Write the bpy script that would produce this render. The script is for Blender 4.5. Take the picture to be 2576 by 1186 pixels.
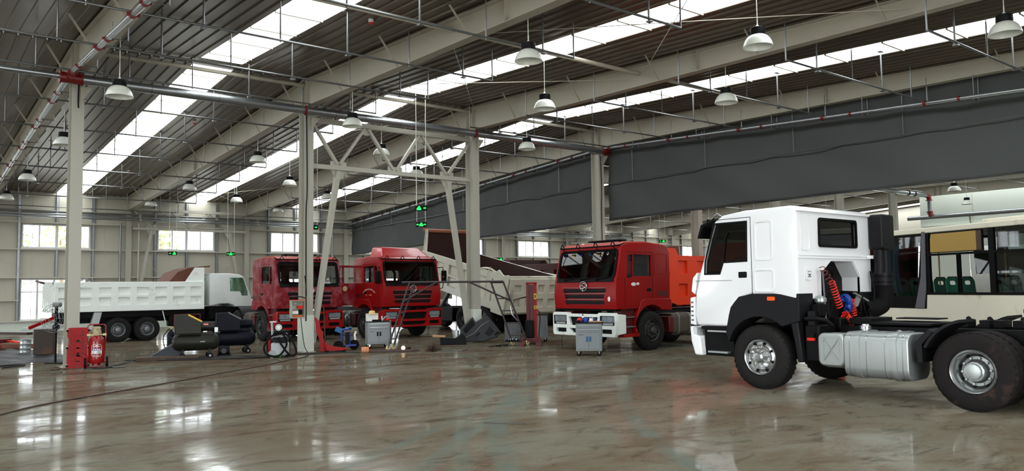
import bpy, bmesh, math, random
from mathutils import Vector, Matrix
from mathutils.geometry import tessellate_polygon
PI = math.pi
random.seed(7)
SC = bpy.context.scene
COL = SC.collection
for _o in list(bpy.data.objects):
    bpy.data.objects.remove(_o)

# ------------------------------------------------------------------ camera
# X runs along the column row, Y towards the far window wall, Z up; camera over the origin
CAMZ = 1.7687
cam_d = bpy.data.cameras.new('camera'); cam_d.sensor_width = 36.0
cam_d.lens = 1976.86 / 2576 * 36.0; cam_d.clip_end = 400; cam_d.clip_start = 0.1
cam = bpy.data.objects.new('camera', cam_d); COL.objects.link(cam)
_F = Vector((0.62333236, 0.77912919, 0.06644153)).normalized()
_R = Vector((0.78135764, -0.6239283, -0.01391811)).normalized()
_U = _R.cross(_F).normalized()
cam.matrix_world = Matrix(((_R.x, _U.x, -_F.x, 0), (_R.y, _U.y, -_F.y, 0), (_R.z, _U.z, -_F.z, CAMZ), (0, 0, 0, 1)))
SC.camera = cam

# ------------------------------------------------------------------ world and daylight
W = bpy.data.worlds.new('overcast sky'); SC.world = W; W.use_nodes = True
_bg = W.node_tree.nodes['Background']
_bg.inputs[0].default_value = (0.92, 0.96, 1.0, 1); _bg.inputs[1].default_value = 9.5
SC.view_settings.view_transform = 'Standard'; SC.view_settings.look = 'None'
SC.view_settings.gamma = 1.0; SC.view_settings.use_curve_mapping = False
SC.view_settings.exposure = 0.0
SC.cycles.max_bounces = 8; SC.cycles.diffuse_bounces = 4; SC.cycles.glossy_bounces = 4
SC.cycles.transparent_max_bounces = 12; SC.cycles.sample_clamp_indirect = 6.0
SC.cycles.use_denoising = True
SKYLIGHT_POWER = 7.0

def area_light(name, loc, size, power, aim, colour=(0.95, 0.98, 1.0)):
    d = bpy.data.lights.new(name, 'AREA'); d.shape = 'RECTANGLE'; d.size, d.size_y = size
    d.energy = power; d.color = colour
    o = bpy.data.objects.new(name, d); COL.objects.link(o); o.location = loc
    o.rotation_euler = (Vector(aim) - Vector(loc)).to_track_quat('-Z', 'Y').to_euler()
    return o
# daylight through the big doorways behind and beside the photographer
area_light('doorway_daylight', (3.5, -5.2, 2.6), (9.0, 4.6), 520, (9.0, 10.0, 1.2))
area_light('side_doorway_daylight', (-9.2, 8.0, 2.6), (9.0, 4.6), 215, (10.0, 10.0, 1.0))

# ------------------------------------------------------------------ materials
MATS = {}
def s2l(c):
    return tuple((x / 255 / 12.92) if x / 255 <= 0.04045 else ((x / 255 + 0.055) / 1.055) ** 2.4 for x in c)
def pm(name, rgb, rough=0.5, metal=0.0, var=0.08, scale=6.0, bump=0.0, bscale=40.0, coat=0.0, dirt=None, dirt_amt=0.0, dscale=1.5, spec=0.5):
    m = bpy.data.materials.new(name); m.use_nodes = True; MATS[name] = m
    nt = m.node_tree; n = nt.nodes; l = nt.links; b = n['Principled BSDF']
    c = s2l(rgb)
    tc = n.new('ShaderNodeTexCoord')
    nz = n.new('ShaderNodeTexNoise'); nz.inputs['Scale'].default_value = scale; nz.inputs['Detail'].default_value = 4
    l.new(tc.outputs['Object'], nz.inputs['Vector'])
    mx = n.new('ShaderNodeMix'); mx.data_type = 'RGBA'
    mx.inputs[6].default_value = (*[x * (1 - var) for x in c], 1); mx.inputs[7].default_value = (*[min(1, x * (1 + var)) for x in c], 1)
    l.new(nz.outputs['Fac'], mx.inputs[0]); out = mx.outputs[2]
    if dirt:
        n2 = n.new('ShaderNodeTexNoise'); n2.inputs['Scale'].default_value = dscale; n2.inputs['Detail'].default_value = 7; n2.inputs['Roughness'].default_value = 0.65
        l.new(tc.outputs['Object'], n2.inputs['Vector'])
        rp = n.new('ShaderNodeValToRGB'); rp.color_ramp.elements[0].position = 0.62 - dirt_amt * 0.35; rp.color_ramp.elements[1].position = 0.74 - dirt_amt * 0.1
        l.new(n2.outputs['Fac'], rp.inputs['Fac'])
        m2 = n.new('ShaderNodeMix'); m2.data_type = 'RGBA'; m2.inputs[7].default_value = (*s2l(dirt), 1)
        l.new(rp.outputs['Color'], m2.inputs[0]); l.new(out, m2.inputs[6]); out = m2.outputs[2]
    l.new(out, b.inputs['Base Color'])
    b.inputs['Roughness'].default_value = rough; b.inputs['Metallic'].default_value = metal
    b.inputs['Coat Weight'].default_value = coat; b.inputs['Coat Roughness'].default_value = 0.08
    b.inputs['Specular IOR Level'].default_value = spec
    if bump:
        nb = n.new('ShaderNodeTexNoise'); nb.inputs['Scale'].default_value = bscale; nb.inputs['Detail'].default_value = 3
        l.new(tc.outputs['Object'], nb.inputs['Vector'])
        bp = n.new('ShaderNodeBump'); bp.inputs['Strength'].default_value = bump; bp.inputs['Distance'].default_value = 0.02
        l.new(nb.outputs['Fac'], bp.inputs['Height']); l.new(bp.outputs['Normal'], b.inputs['Normal'])
    return m
def em(name, rgb, strength, var=0.0):
    m = bpy.data.materials.new(name); m.use_nodes = True; MATS[name] = m
    n = m.node_tree.nodes; b = n['Principled BSDF']
    b.inputs['Base Color'].default_value = (*s2l(rgb), 1)
    b.inputs['Emission Color'].default_value = (*s2l(rgb), 1); b.inputs['Emission Strength'].default_value = strength
    return m
def glass(name, tint=(0.75, 0.8, 0.78), mixv=0.25, rough=0.02, f0=1.45):
    m = bpy.data.materials.new(name); m.use_nodes = True; MATS[name] = m
    nt = m.node_tree; n = nt.nodes; l = nt.links
    for x in list(n):
        if x.type == 'BSDF_PRINCIPLED': n.remove(x)
    o = n['Material Output']
    t = n.new('ShaderNodeBsdfTransparent'); t.inputs[0].default_value = (*tint, 1)
    g = n.new('ShaderNodeBsdfGlossy'); g.inputs['Roughness'].default_value = rough
    ge = n.new('ShaderNodeNewGeometry'); dt = n.new('ShaderNodeVectorMath'); dt.operation = 'DOT_PRODUCT'
    l.new(ge.outputs['Incoming'], dt.inputs[0]); l.new(ge.outputs['Normal'], dt.inputs[1])
    ab = n.new('ShaderNodeMath'); ab.operation = 'ABSOLUTE'; l.new(dt.outputs['Value'], ab.inputs[0])
    om = n.new('ShaderNodeMath'); om.operation = 'SUBTRACT'; om.inputs[0].default_value = 1.0; l.new(ab.outputs[0], om.inputs[1])
    pw = n.new('ShaderNodeMath'); pw.operation = 'POWER'; pw.inputs[1].default_value = 5.0; l.new(om.outputs[0], pw.inputs[0])
    fr = n.new('ShaderNodeMath'); fr.operation = 'MULTIPLY_ADD'; fr.inputs[1].default_value = 0.9; fr.inputs[2].default_value = 0.035; l.new(pw.outputs[0], fr.inputs[0])
    nz = n.new('ShaderNodeTexNoise'); nz.inputs['Scale'].default_value = 3.0
    ma = n.new('ShaderNodeMath'); ma.operation = 'MULTIPLY_ADD'; ma.inputs[1].default_value = mixv * 0.3
    l.new(nz.outputs['Fac'], ma.inputs[0]); l.new(fr.outputs[0], ma.inputs[2])
    mx = n.new('ShaderNodeMixShader'); l.new(ma.outputs[0], mx.inputs[0]); l.new(t.outputs[0], mx.inputs[1]); l.new(g.outputs[0], mx.inputs[2])
    l.new(mx.outputs[0], o.inputs['Surface'])
    return m

steel = pm('painted steel', (164, 158, 142), 0.5, 0, 0.05, 2.0, dirt=(150, 142, 126), dirt_amt=0.1)
steel_shade = pm('column paint', (168, 165, 152), 0.45, 0, 0.04, 1.5)
galv = pm('galvanised pipe', (150, 154, 156), 0.3, 0.85, 0.15, 5.0)
galv_thin = pm('galvanised branch pipe', (116, 118, 118), 0.35, 0.75, 0.12, 9.0)
redfit = pm('red pipe fitting', (112, 14, 14), 0.4, 0, 0.1)
liner = pm('roof liner sheet', (92, 83, 71), 0.33, 0.5, 0.14, 0.6, dirt=(92, 78, 66), dirt_amt=0.35, dscale=0.35)  # warm brown tint imitates light reflected up from the brown floor
panel = pm('wall sandwich panel', (178, 174, 158), 0.5, 0, 0.05, 0.8)
girtm = pm('girt paint', (182, 176, 162), 0.45, 0, 0.06, 2)
studm = pm('galvanised stud', (150, 154, 158), 0.3, 0.7, 0.2, 4)
whitewall = pm('white partition panel', (205, 212, 200), 0.5, 0, 0.03, 0.6)
pvc = pm('white window frame', (205, 206, 204), 0.4, 0, 0.03)
curtm = pm('grey canvas', (56, 59, 58), 0.75, 0, 0.1, 0.5, bump=0.15, bscale=3.0)
black = pm('black rubber', (11, 10, 10), 0.75, 0, 0.25, 8, bump=0.2, spec=.15)
tyrem = pm('tyre rubber', (21, 19, 18), 0.8, 0, 0.2, 12, bump=0.25, bscale=60, dirt=(36, 31, 28), dirt_amt=0.2, dscale=5, spec=.3)
tyre_worn = pm('worn tread rubber', (26, 23, 22), 0.85, 0, 0.2, 14, bump=0.3, bscale=50, dirt=(60, 44, 38), dirt_amt=0.15, dscale=4, spec=.2)
blackp = pm('black paint', (8, 8, 9), 0.5, 0, 0.2, 5, spec=.14)
plastic = pm('black plastic', (18, 18, 21), 0.5, 0, 0.12, 8, bump=0.08, spec=.2)
wpaint = pm('white truck paint', (240, 241, 242), 0.22, 0, 0.02, 1.0, coat=0.4)
wshade = pm('off white truck paint', (236, 242, 236), 0.4, 0, 0.05, 2.0, dirt=(176, 180, 168), dirt_amt=0.12, dscale=2)
creamp = pm('cream dump body paint', (202, 200, 182), 0.35, 0, 0.08, 3, bump=0.1, bscale=4, coat=0.2, dirt=(150, 140, 120), dirt_amt=0.12)
redp = pm('red truck paint', (146, 6, 10), 0.36, 0, 0.1, 2.0, coat=0.0, spec=.28, dirt=(120, 10, 12), dirt_amt=0.1)
redsand = pm('sanded red truck paint', (124, 16, 26), 0.5, 0, 0.2, 3.0, dirt=(158, 96, 102), dirt_amt=0.42, dscale=3.2, spec=.25)
reddark = pm('dark red paint', (84, 8, 10), 0.45, 0, 0.15, 3.0)
roofred = pm('faded red roof paint', (176, 50, 34), 0.5, 0, 0.15, 3.0)
orange = pm('orange dump paint', (226, 58, 16), 0.4, 0, 0.06, 2.0)
rust = pm('rusty brown steel', (96, 54, 34), 0.7, 0, 0.3, 4.0, bump=0.1)
rustdark = pm('dark brown steel', (52, 28, 22), 0.6, 0, 0.25, 3.0)
alu = pm('dull aluminium', (168, 174, 172), 0.38, 0.7, 0.06, 3.0, bump=0.05, bscale=20)
chrome = pm('bright rim metal', (196, 198, 198), 0.22, 0.9, 0.08, 10)
rimgrey = pm('grey rim paint', (130, 132, 134), 0.4, 0.5, 0.1, 6)
rimdark = pm('dark rim paint', (58, 56, 56), 0.6, 0.2, 0.1, 6)
lamph = pm('headlight reflector', (205, 208, 208), 0.25, 0.35, 0.1, 20)
tankdirty = pm('dirty tank metal', (80, 70, 58), 0.65, 0.2, 0.25, 3, dirt=(60, 50, 42), dirt_amt=0.3)
lens_o = pm('orange lens', (240, 90, 20), 0.25)
lens_r = pm('red lens', (215, 40, 25), 0.25)
buscream = pm('bus cream paint', (222, 217, 197), 0.45, 0, 0.04, 1.0, dirt=(168, 160, 136), dirt_amt=0.12, dscale=1.2)
seatgreen = pm('green plastic seat', (20, 88, 70), 0.4)
curtblue = pm('blue cloth', (24, 66, 90), 0.8, 0, 0.15, 8)
tan = pm('tan fibreboard', (170, 138, 70), 0.7, 0, 0.05, 3)
greybar = pm('grey trim', (92, 92, 98), 0.5)
toolgrey = pm('grey cabinet enamel', (128, 134, 136), 0.4, 0, 0.03, 3)
toolblue = pm('blue handle', (16, 86, 140), 0.4)
olive = pm('olive compressor paint', (29, 30, 21), 0.45, 0, 0.1, 4, spec=.25)
navy = pm('navy compressor paint', (5, 10, 24), 0.55, 0, 0.1, 4, spec=.2)
bluep = pm('blue enamel', (14, 60, 150), 0.4)
redpl = pm('red moulded plastic', (150, 10, 14), 0.5, 0, 0.08, 6, spec=.25)
extred = pm('fire extinguisher red', (138, 8, 12), 0.28, 0, 0.05, coat=0.15)
white = pm('white print', (232, 232, 226), 0.5)
cream = pm('cream plastic', (206, 190, 140), 0.5)
straw = pm('straw', (214, 190, 128), 0.8, 0, 0.15, 30, bump=0.2)
yellow = pm('yellow sticker', (225, 180, 40), 0.5)
boxgrey = pm('grey green switchbox', (150, 152, 132), 0.45, 0, 0.05)
lampwhite = pm('lamp reflector acrylic', (214, 216, 206), 0.3, 0, 0.03)
tarp = pm('dark tarpaulin', (16, 17, 21), 0.5, 0, 0.4, 3, bump=0.9, bscale=2.5)
cable_m = pm('dark cable', (30, 26, 25), 0.6)
cable_brown = pm('brown cable', (66, 46, 40), 0.6)
wood = pm('old timber', (74, 60, 48), 0.8, 0, 0.3, 12, bump=0.3)
woodlight = pm('pale timber', (176, 134, 96), 0.7, 0, 0.15, 10)
cardgrey = pm('grey moulded dashboard plastic', (34, 34, 36), 0.6, 0, 0.1, 5)
twig = pm('brown broom twigs', (62, 42, 34), 0.9, 0, 0.3, 20)
seatm = pm('dark seat fabric', (40, 40, 44), 0.9)
purple = pm('label purple', (96, 40, 120), 0.5)
green_e = em('green exit sign light', (30, 235, 90), 1.3)
glass_c = glass('cab glass', (0.3, 0.33, 0.32), 0.03)
glass_d = glass('dark cab glass', (0.08, 0.09, 0.09), 0.03)
glass_w = glass('window glass', (0.92, 0.95, 0.96), 0.05)
glass_b = glass('bus glass', (0.42, 0.47, 0.45), 0.05)
glass_l = glass('headlight glass', (0.85, 0.88, 0.9), 0.2)

def make_skylight_material():
    m = bpy.data.materials.new('translucent skylight sheet'); m.use_nodes = True
    nt = m.node_tree; n = nt.nodes; l = nt.links; b = n['Principled BSDF']
    tc = n.new('ShaderNodeTexCoord'); mp = n.new('ShaderNodeMapping'); mp.inputs['Scale'].default_value = (14, 0.25, 1)
    l.new(tc.outputs['Object'], mp.inputs[0])
    nz = n.new('ShaderNodeTexNoise'); nz.inputs['Scale'].default_value = 1.0; l.new(mp.outputs[0], nz.inputs['Vector'])
    rp = n.new('ShaderNodeMapRange'); rp.inputs[1].default_value = 0.3; rp.inputs[2].default_value = 0.7
    rp.inputs[3].default_value = SKYLIGHT_POWER * 0.75; rp.inputs[4].default_value = SKYLIGHT_POWER * 1.2
    l.new(nz.outputs['Fac'], rp.inputs[0]); l.new(rp.outputs[0], b.inputs['Emission Strength'])
    b.inputs['Emission Color'].default_value = (0.93, 0.98, 1.0, 1); b.inputs['Base Color'].default_value = (0.8, 0.85, 0.85, 1)
    return m
skym = make_skylight_material()

def make_floor_material():
    m = bpy.data.materials.new('sealed concrete floor'); m.use_nodes = True
    nt = m.node_tree; n = nt.nodes; l = nt.links; b = n['Principled BSDF']
    tc = n.new('ShaderNodeTexCoord')
    def noise(scale, detail, rough=0.5, sx=1.0, sy=1.0, rot=0.0, dist=0.0):
        mp = n.new('ShaderNodeMapping'); mp.inputs['Scale'].default_value = (sx, sy, 1); mp.inputs['Rotation'].default_value = (0, 0, rot)
        l.new(tc.outputs['Object'], mp.inputs[0])
        z = n.new('ShaderNodeTexNoise'); z.inputs['Scale'].default_value = scale; z.inputs['Detail'].default_value = detail; z.inputs['Roughness'].default_value = rough; z.inputs['Distortion'].default_value = dist
        l.new(mp.outputs[0], z.inputs['Vector']); return z.outputs['Fac']
    def ramp(src, a, bb):
        r = n.new('ShaderNodeMapRange'); r.inputs[1].default_value = a; r.inputs[2].default_value = bb; l.new(src, r.inputs[0]); return r.outputs[0]
    def mix(fac, a, c):
        x = n.new('ShaderNodeMix'); x.data_type = 'RGBA'
        l.new(fac, x.inputs[0])
        if isinstance(a, tuple): x.inputs[6].default_value = (*a, 1)
        else: l.new(a, x.inputs[6])
        x.inputs[7].default_value = (*c, 1); return x.outputs[2]
    def math_(op, a, c):
        x = n.new('ShaderNodeMath'); x.operation = op
        for i, v in enumerate((a, c)):
            if isinstance(v, (int, float)): x.inputs[i].default_value = v
            else: l.new(v, x.inputs[i])
        return x.outputs[0]
    base = mix(ramp(noise(0.35, 5), 0.35, 0.68), s2l((116, 114, 100)), s2l((100, 93, 78)))
    # brown dirt smears dragged roughly along X
    d1 = ramp(noise(0.55, 9, 0.72, 1.0, 1.7, 0.66, 0.5), 0.42, 0.6)
    sy = n.new('ShaderNodeSeparateXYZ'); l.new(tc.outputs['Object'], sy.inputs[0])
    work = n.new('ShaderNodeMapRange'); work.inputs[1].default_value = 8.0; work.inputs[2].default_value = 17.0; work.inputs[3].default_value = 0.62; work.inputs[4].default_value = 0.85; l.new(sy.outputs[1], work.inputs[0])
    base = mix(math_('MULTIPLY', d1, work.outputs[0]), base, s2l((74, 56, 41)))
    d2 = ramp(noise(1.7, 9, 0.72, 0.8, 1.6, -0.5, 0.8), 0.52, 0.64)
    base = mix(math_('MULTIPLY', math_('MULTIPLY', d2, 0.75), work.outputs[0]), base, s2l((48, 35, 26)))
    # tyre tracks: worn, greener bands on arcs
    sep = n.new('ShaderNodeSeparateXYZ'); l.new(tc.outputs['Object'], sep.inputs[0])
    trk = None
    for cx_, cy_, r_, w_ in ((22.0, -4.5, 20.2, 0.16), (22.0, -4.5, 20.65, 0.12), (22.0, -4.5, 18.4, 0.15), (30.0, -22.0, 38.6, 0.14), (-6.0, 24.0, 19.3, 0.12)):
        dx = math_('SUBTRACT', sep.outputs[0], cx_); dy = math_('SUBTRACT', sep.outputs[1], cy_)
        rr = math_('SQRT', math_('ADD', math_('MULTIPLY', dx, dx), math_('MULTIPLY', dy, dy)), 0)
        g = ramp(math_('ABSOLUTE', math_('SUBTRACT', rr, r_), 0), w_, w_ * 0.5)
        trk = g if trk is None else math_('MAXIMUM', trk, g)
    trk = math_('MULTIPLY', trk, ramp(noise(1.2, 6, 0.6), 0.36, 0.6))
    base = mix(math_('MULTIPLY', trk, 0.55), base, s2l((92, 105, 98)))
    sp = ramp(noise(9.0, 4, 0.6, 1, 1), 0.73, 0.78)
    base = mix(math_('MULTIPLY', sp, 0.8), base, s2l((44, 32, 26)))
    l.new(base, b.inputs['Base Color'])
    ro = n.new('ShaderNodeMapRange'); ro.inputs[1].default_value = 0.35; ro.inputs[2].default_value = 0.7; ro.inputs[3].default_value = 0.015; ro.inputs[4].default_value = 0.10
    l.new(noise(0.9, 8, 0.7, 0.8, 1.4, 0.4), ro.inputs[0])
    rsum = math_('ADD', ro.outputs[0], math_('MULTIPLY', d1, 0.12)); l.new(rsum, b.inputs['Roughness'])
    b.inputs['Specular IOR Level'].default_value = 0.22
    bp = n.new('ShaderNodeBump'); bp.inputs['Strength'].default_value = 0.11; bp.inputs['Distance'].default_value = 0.004
    l.new(noise(2.4, 4, 0.5, 0.8, 1.3, 0.7), bp.inputs['Height']); l.new(bp.outputs['Normal'], b.inputs['Normal'])
    b.inputs['Specular IOR Level'].default_value = 0.5
    b2 = n.new('ShaderNodeBsdfDiffuse'); l.new(base, b2.inputs['Color']); b2.inputs['Roughness'].default_value = 0.6
    ms = n.new('ShaderNodeMixShader'); fac = n.new('ShaderNodeMapRange'); fac.inputs[3].default_value = 0.52; fac.inputs[4].default_value = 0.14
    l.new(d1, fac.inputs[0]); l.new(fac.outputs[0], ms.inputs[0]); l.new(b2.outputs[0], ms.inputs[1]); l.new(b.outputs[0], ms.inputs[2])
    l.new(ms.outputs[0], n['Material Output'].inputs['Surface'])
    return m
floorm = make_floor_material()

# ------------------------------------------------------------------ mesh library
class M:
    def __init__(s): s.v = []; s.f = []; s.mi = []
    def add(s, vs, fs, k=0):
        o = len(s.v); s.v += [tuple(v) for v in vs]; s.f += [tuple(i + o for i in f) for f in fs]; s.mi += [k] * len(fs); return s
    def box(s, a, b, k=0):
        x0, y0, z0 = (min(a[i], b[i]) for i in range(3)); x1, y1, z1 = (max(a[i], b[i]) for i in range(3))
        return s.add([(x0, y0, z0), (x1, y0, z0), (x1, y1, z0), (x0, y1, z0), (x0, y0, z1), (x1, y0, z1), (x1, y1, z1), (x0, y1, z1)],
                     [(0, 3, 2, 1), (4, 5, 6, 7), (0, 1, 5, 4), (1, 2, 6, 5), (2, 3, 7, 6), (3, 0, 4, 7)], k)
    def obox(s, c, size, rot=(0, 0, 0), k=0):
        m = M().box([-x / 2 for x in size], [x / 2 for x in size])
        from mathutils import Euler
        R = Euler(rot).to_matrix(); c = Vector(c)
        return s.add([R @ Vector(v) + c for v in m.v], m.f, k)
    def bar(s, p, q, w, h, up=(0, 0, 1), k=0):
        p, q = Vector(p), Vector(q); d = (q - p).normalized(); u = Vector(up)
        if abs(d.dot(u)) > 0.98: u = Vector((1, 0, 0))
        r = d.cross(u).normalized(); u = r.cross(d)
        vs = [a + r * (x * w / 2) + u * (y * h / 2) for a in (p, q) for x, y in ((-1, -1), (1, -1), (1, 1), (-1, 1))]
        return s.add(vs, [(0, 1, 2, 3), (7, 6, 5, 4), (0, 4, 5, 1), (1, 5, 6, 2), (2, 6, 7, 3), (3, 7, 4, 0)], k)
    def prism(s, pts, ax, lo, hi, k=0):
        n = len(pts)
        area = sum(pts[i][0] * pts[(i + 1) % n][1] - pts[(i + 1) % n][0] * pts[i][1] for i in range(n))
        if area < 0: pts = pts[::-1]
        def P(u, v, w): return {'x': (w, u, v), 'y': (u, w, v), 'z': (u, v, w)}[ax]
        vs = [P(u, v, lo) for u, v in pts] + [P(u, v, hi) for u, v in pts]
        fs = []
        a, b = tuple(range(n - 1, -1, -1)), tuple(range(n, 2 * n))
        side = [(i, (i + 1) % n, n + (i + 1) % n, n + i) for i in range(n)]
        if ax == 'y': a, b = a[::-1], b[::-1]; side = [q[::-1] for q in side]
        return s.add(vs, [a, b] + side, k)
    def plate(s, outer, holes, ax, lo, hi, k=0):
        loops = [outer] + list(holes)
        tri = tessellate_polygon([[Vector((u, v, 0)) for u, v in lp] for lp in loops])
        flat = [p for lp in loops for p in lp]; n = len(flat)
        def P(u, v, w): return {'x': (w, u, v), 'y': (u, w, v), 'z': (u, v, w)}[ax]
        vs = [P(u, v, lo) for u, v in flat] + [P(u, v, hi) for u, v in flat]
        fs = [tuple(t) for t in tri] + [tuple(i + n for i in t[::-1]) for t in tri]
        o = 0
        for lp in loops:
            m_ = len(lp)
            for i in range(m_): fs.append((o + i, o + (i + 1) % m_, n + o + (i + 1) % m_, n + o + i))
            o += m_
        return s.add(vs, fs, k)
    def ring(s, c, r, ax, seg): pass
    def tube(s, pts, r, seg=8, closed=False, k=0, caps=True):
        pts = [Vector(p) for p in pts]; n = len(pts); vs = []; fs = []
        rr = r if isinstance(r, (list, tuple)) else [r] * n
        prev = None
        for i, p in enumerate(pts):
            if closed: d = pts[(i + 1) % n] - pts[i - 1]
            else: d = pts[min(i + 1, n - 1)] - pts[max(i - 1, 0)]
            d = d.normalized() if d.length > 1e-9 else Vector((0, 0, 1))
            if prev is None:
                a = Vector((0, 0, 1)) if abs(d.z) < 0.9 else Vector((1, 0, 0))
                u = d.cross(a).normalized()
            else: u = (prev - d * prev.dot(d)).normalized()
            prev = u; w = d.cross(u)
            vs += [p + (u * math.cos(2 * PI * j / seg) + w * math.sin(2 * PI * j / seg)) * rr[i] for j in range(seg)]
        for i in range(n if closed else n - 1):
            a, b = i * seg, ((i + 1) % n) * seg
            for j in range(seg): fs.append((a + j, a + (j + 1) % seg, b + (j + 1) % seg, b + j))
        if not closed and caps:
            fs.append(tuple(range(seg - 1, -1, -1))); fs.append(tuple(range((n - 1) * seg, n * seg)))
        return s.add(vs, fs, k)
    def cyl(s, p, q, r, seg=12, k=0): return s.tube([p, q], r, seg, k=k)
    def lathe(s, prof, o=(0, 0, 0), ax='z', seg=24, k=0, flip=1, caps=True):
        vs = []; fs = []; n = len(prof)
        for (r, h) in prof:
            for j in range(seg):
                a = 2 * PI * j / seg; u, v = r * math.cos(a), r * math.sin(a)
                vs.append({'z': (u + o[0], v + o[1], h * flip + o[2]), 'y': (u + o[0], h * flip + o[1], v + o[2]), 'x': (h * flip + o[0], u + o[1], v + o[2])}[ax])
        for i in range(n - 1):
            for j in range(seg): fs.append((i * seg + j, i * seg + (j + 1) % seg, (i + 1) * seg + (j + 1) % seg, (i + 1) * seg + j))
        if caps and prof[0][0] > 1e-6: fs.append(tuple(range(seg - 1, -1, -1)))
        if caps and prof[-1][0] > 1e-6: fs.append(tuple(range((n - 1) * seg, n * seg)))
        return s.add(vs, fs, k)
    def ball(s, c, r, seg=10, k=0):
        rx, ry, rz = r if isinstance(r, tuple) else (r, r, r); vs = []; fs = []; h = seg // 2 + 1
        for i in range(h + 1):
            t = PI * i / h
            for j in range(seg): vs.append((c[0] + rx * math.sin(t) * math.cos(2 * PI * j / seg), c[1] + ry * math.sin(t) * math.sin(2 * PI * j / seg), c[2] + rz * math.cos(t)))
        for i in range(h):
            for j in range(seg): fs.append((i * seg + j, (i + 1) * seg + j, (i + 1) * seg + (j + 1) % seg, i * seg + (j + 1) % seg))
        return s.add(vs, fs, k)
    def xf(s, mat): s.v = [tuple(mat @ Vector(v)) for v in s.v]; return s
    def mesh(s, name, smooth=35):
        me = bpy.data.meshes.new(name); me.from_pydata(s.v, [], s.f)
        bm = bmesh.new(); bm.from_mesh(me)
        bmesh.ops.remove_doubles(bm, verts=bm.verts, dist=1e-5)
        bmesh.ops.recalc_face_normals(bm, faces=bm.faces); bm.to_mesh(me); bm.free()
        if smooth:
            me.shade_smooth()
            try: me.set_sharp_from_angle(angle=math.radians(smooth))
            except Exception: pass
        return me
    def build(s, name, mat, parent=None, bevel=0, seg=2, smooth=35, label=None, loc=None, rot=None):
        me = s.mesh(name, smooth); me.materials.append(mat)
        return link(name, me, parent, bevel, seg, label, loc, rot)

def link(name, me, parent=None, bevel=0, seg=2, label=None, loc=None, rot=None):
    o = bpy.data.objects.new(name, me); COL.objects.link(o)
    if parent is not None: o.parent = parent
    if bevel:
        b = o.modifiers.new('edge', 'BEVEL'); b.width = bevel; b.segments = seg; b.limit_method = 'ANGLE'; b.angle_limit = math.radians(40); b.harden_normals = False
    if label: o['label'] = label
    if loc: o.location = loc
    if rot: o.rotation_euler = rot
    return o
def thing(name, label, cat, loc=(0, 0, 0), rz=0.0, group=None, scale=1.0, kind=None):
    o = bpy.data.objects.new(name, None); COL.objects.link(o); o.empty_display_size = 0.2
    o.location = loc; o.rotation_euler = (0, 0, rz); o.scale = (scale,) * 3
    return tag(o, label, cat, group, kind)
def tag(o, label=None, cat=None, group=None, kind=None):
    if label: o['label'] = label
    if cat: o['category'] = cat
    if group: o['group'] = group
    if kind: o['kind'] = kind
    return o
def carve(base, cuts, bevel=0.0, bangle=25, seg=3):
    """cut the closed meshes of `cuts` out of `base`; returns an M with the result"""
    def tmp(m):
        me = m.mesh('tmp', 0); o = bpy.data.objects.new('tmp', me); COL.objects.link(o); return o
    b = tmp(base); cs = [tmp(c) for c in cuts]
    if bevel:
        x = b.modifiers.new('b', 'BEVEL'); x.width = bevel; x.segments = seg; x.limit_method = 'ANGLE'; x.angle_limit = math.radians(bangle)
    for c in cs:
        x = b.modifiers.new('c', 'BOOLEAN'); x.operation = 'DIFFERENCE'; x.object = c; x.solver = 'EXACT'
    bpy.context.view_layer.update()
    ev = b.evaluated_get(bpy.context.evaluated_depsgraph_get()); me = ev.to_mesh()
    r = M(); r.v = [tuple(v.co) for v in me.vertices]; r.f = [tuple(p.vertices) for p in me.polygons]; r.mi = [0] * len(r.f)
    ev.to_mesh_clear()
    for o in [b] + cs:
        me_ = o.data; bpy.data.objects.remove(o); bpy.data.meshes.remove(me_)
    return r
def rrect(x0, z0, x1, z1, r=0.05, n=4):
    pts = []
    for cx_, cz_, a0 in ((x1 - r, z1 - r, 0), (x0 + r, z1 - r, 90), (x0 + r, z0 + r, 180), (x1 - r, z0 + r, 270)):
        for i in range(n + 1):
            a = math.radians(a0 + 90 * i / n); pts.append((cx_ + r * math.cos(a), cz_ + r * math.sin(a)))
    return pts
def arc(cx_, cz_, r, a0, a1, n=10):
    return [(cx_ + r * math.cos(math.radians(a0 + (a1 - a0) * i / n)), cz_ + r * math.sin(math.radians(a0 + (a1 - a0) * i / n))) for i in range(n + 1)]
def spline(pts, n=8):
    pts = [Vector(p) for p in pts]; out = []
    for i in range(len(pts) - 1):
        p0, p1, p2, p3 = pts[max(i - 1, 0)], pts[i], pts[i + 1], pts[min(i + 2, len(pts) - 1)]
        for j in range(n):
            t = j / n
            out.append(0.5 * ((2 * p1) + (p2 - p0) * t + (2 * p0 - 5 * p1 + 4 * p2 - p3) * t * t + (3 * p1 - p0 - 3 * p2 + p3) * t ** 3))
    out.append(pts[-1]); return out
# ------------------------------------------------------------------ the hall
X0, YC, YW, BAY = 3.594, 21.40, 42.952, 6.0
def kx(k): return X0 + BAY * k
def roof_z(y): return 8.0 - 0.0628 * (y - 21.6) if y > 21.6 else 8.0 - 0.04 * (21.6 - y)
def beam_z(y): return 7.15 - 0.0585 * (y - 21.6) if y > 21.6 else 7.15 - 0.012 * (21.6 - y)
XL, XR, YN, YF = -10.4, 62.0, -6.0, 43.2
ORD = ['nearest', 'second', 'third', 'fourth', 'fifth', 'sixth', 'seventh', 'eighth', 'ninth', 'tenth', 'eleventh', 'twelfth', 'thirteenth', 'fourteenth']
def struct(o): o['kind'] = 'structure'; return o

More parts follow.
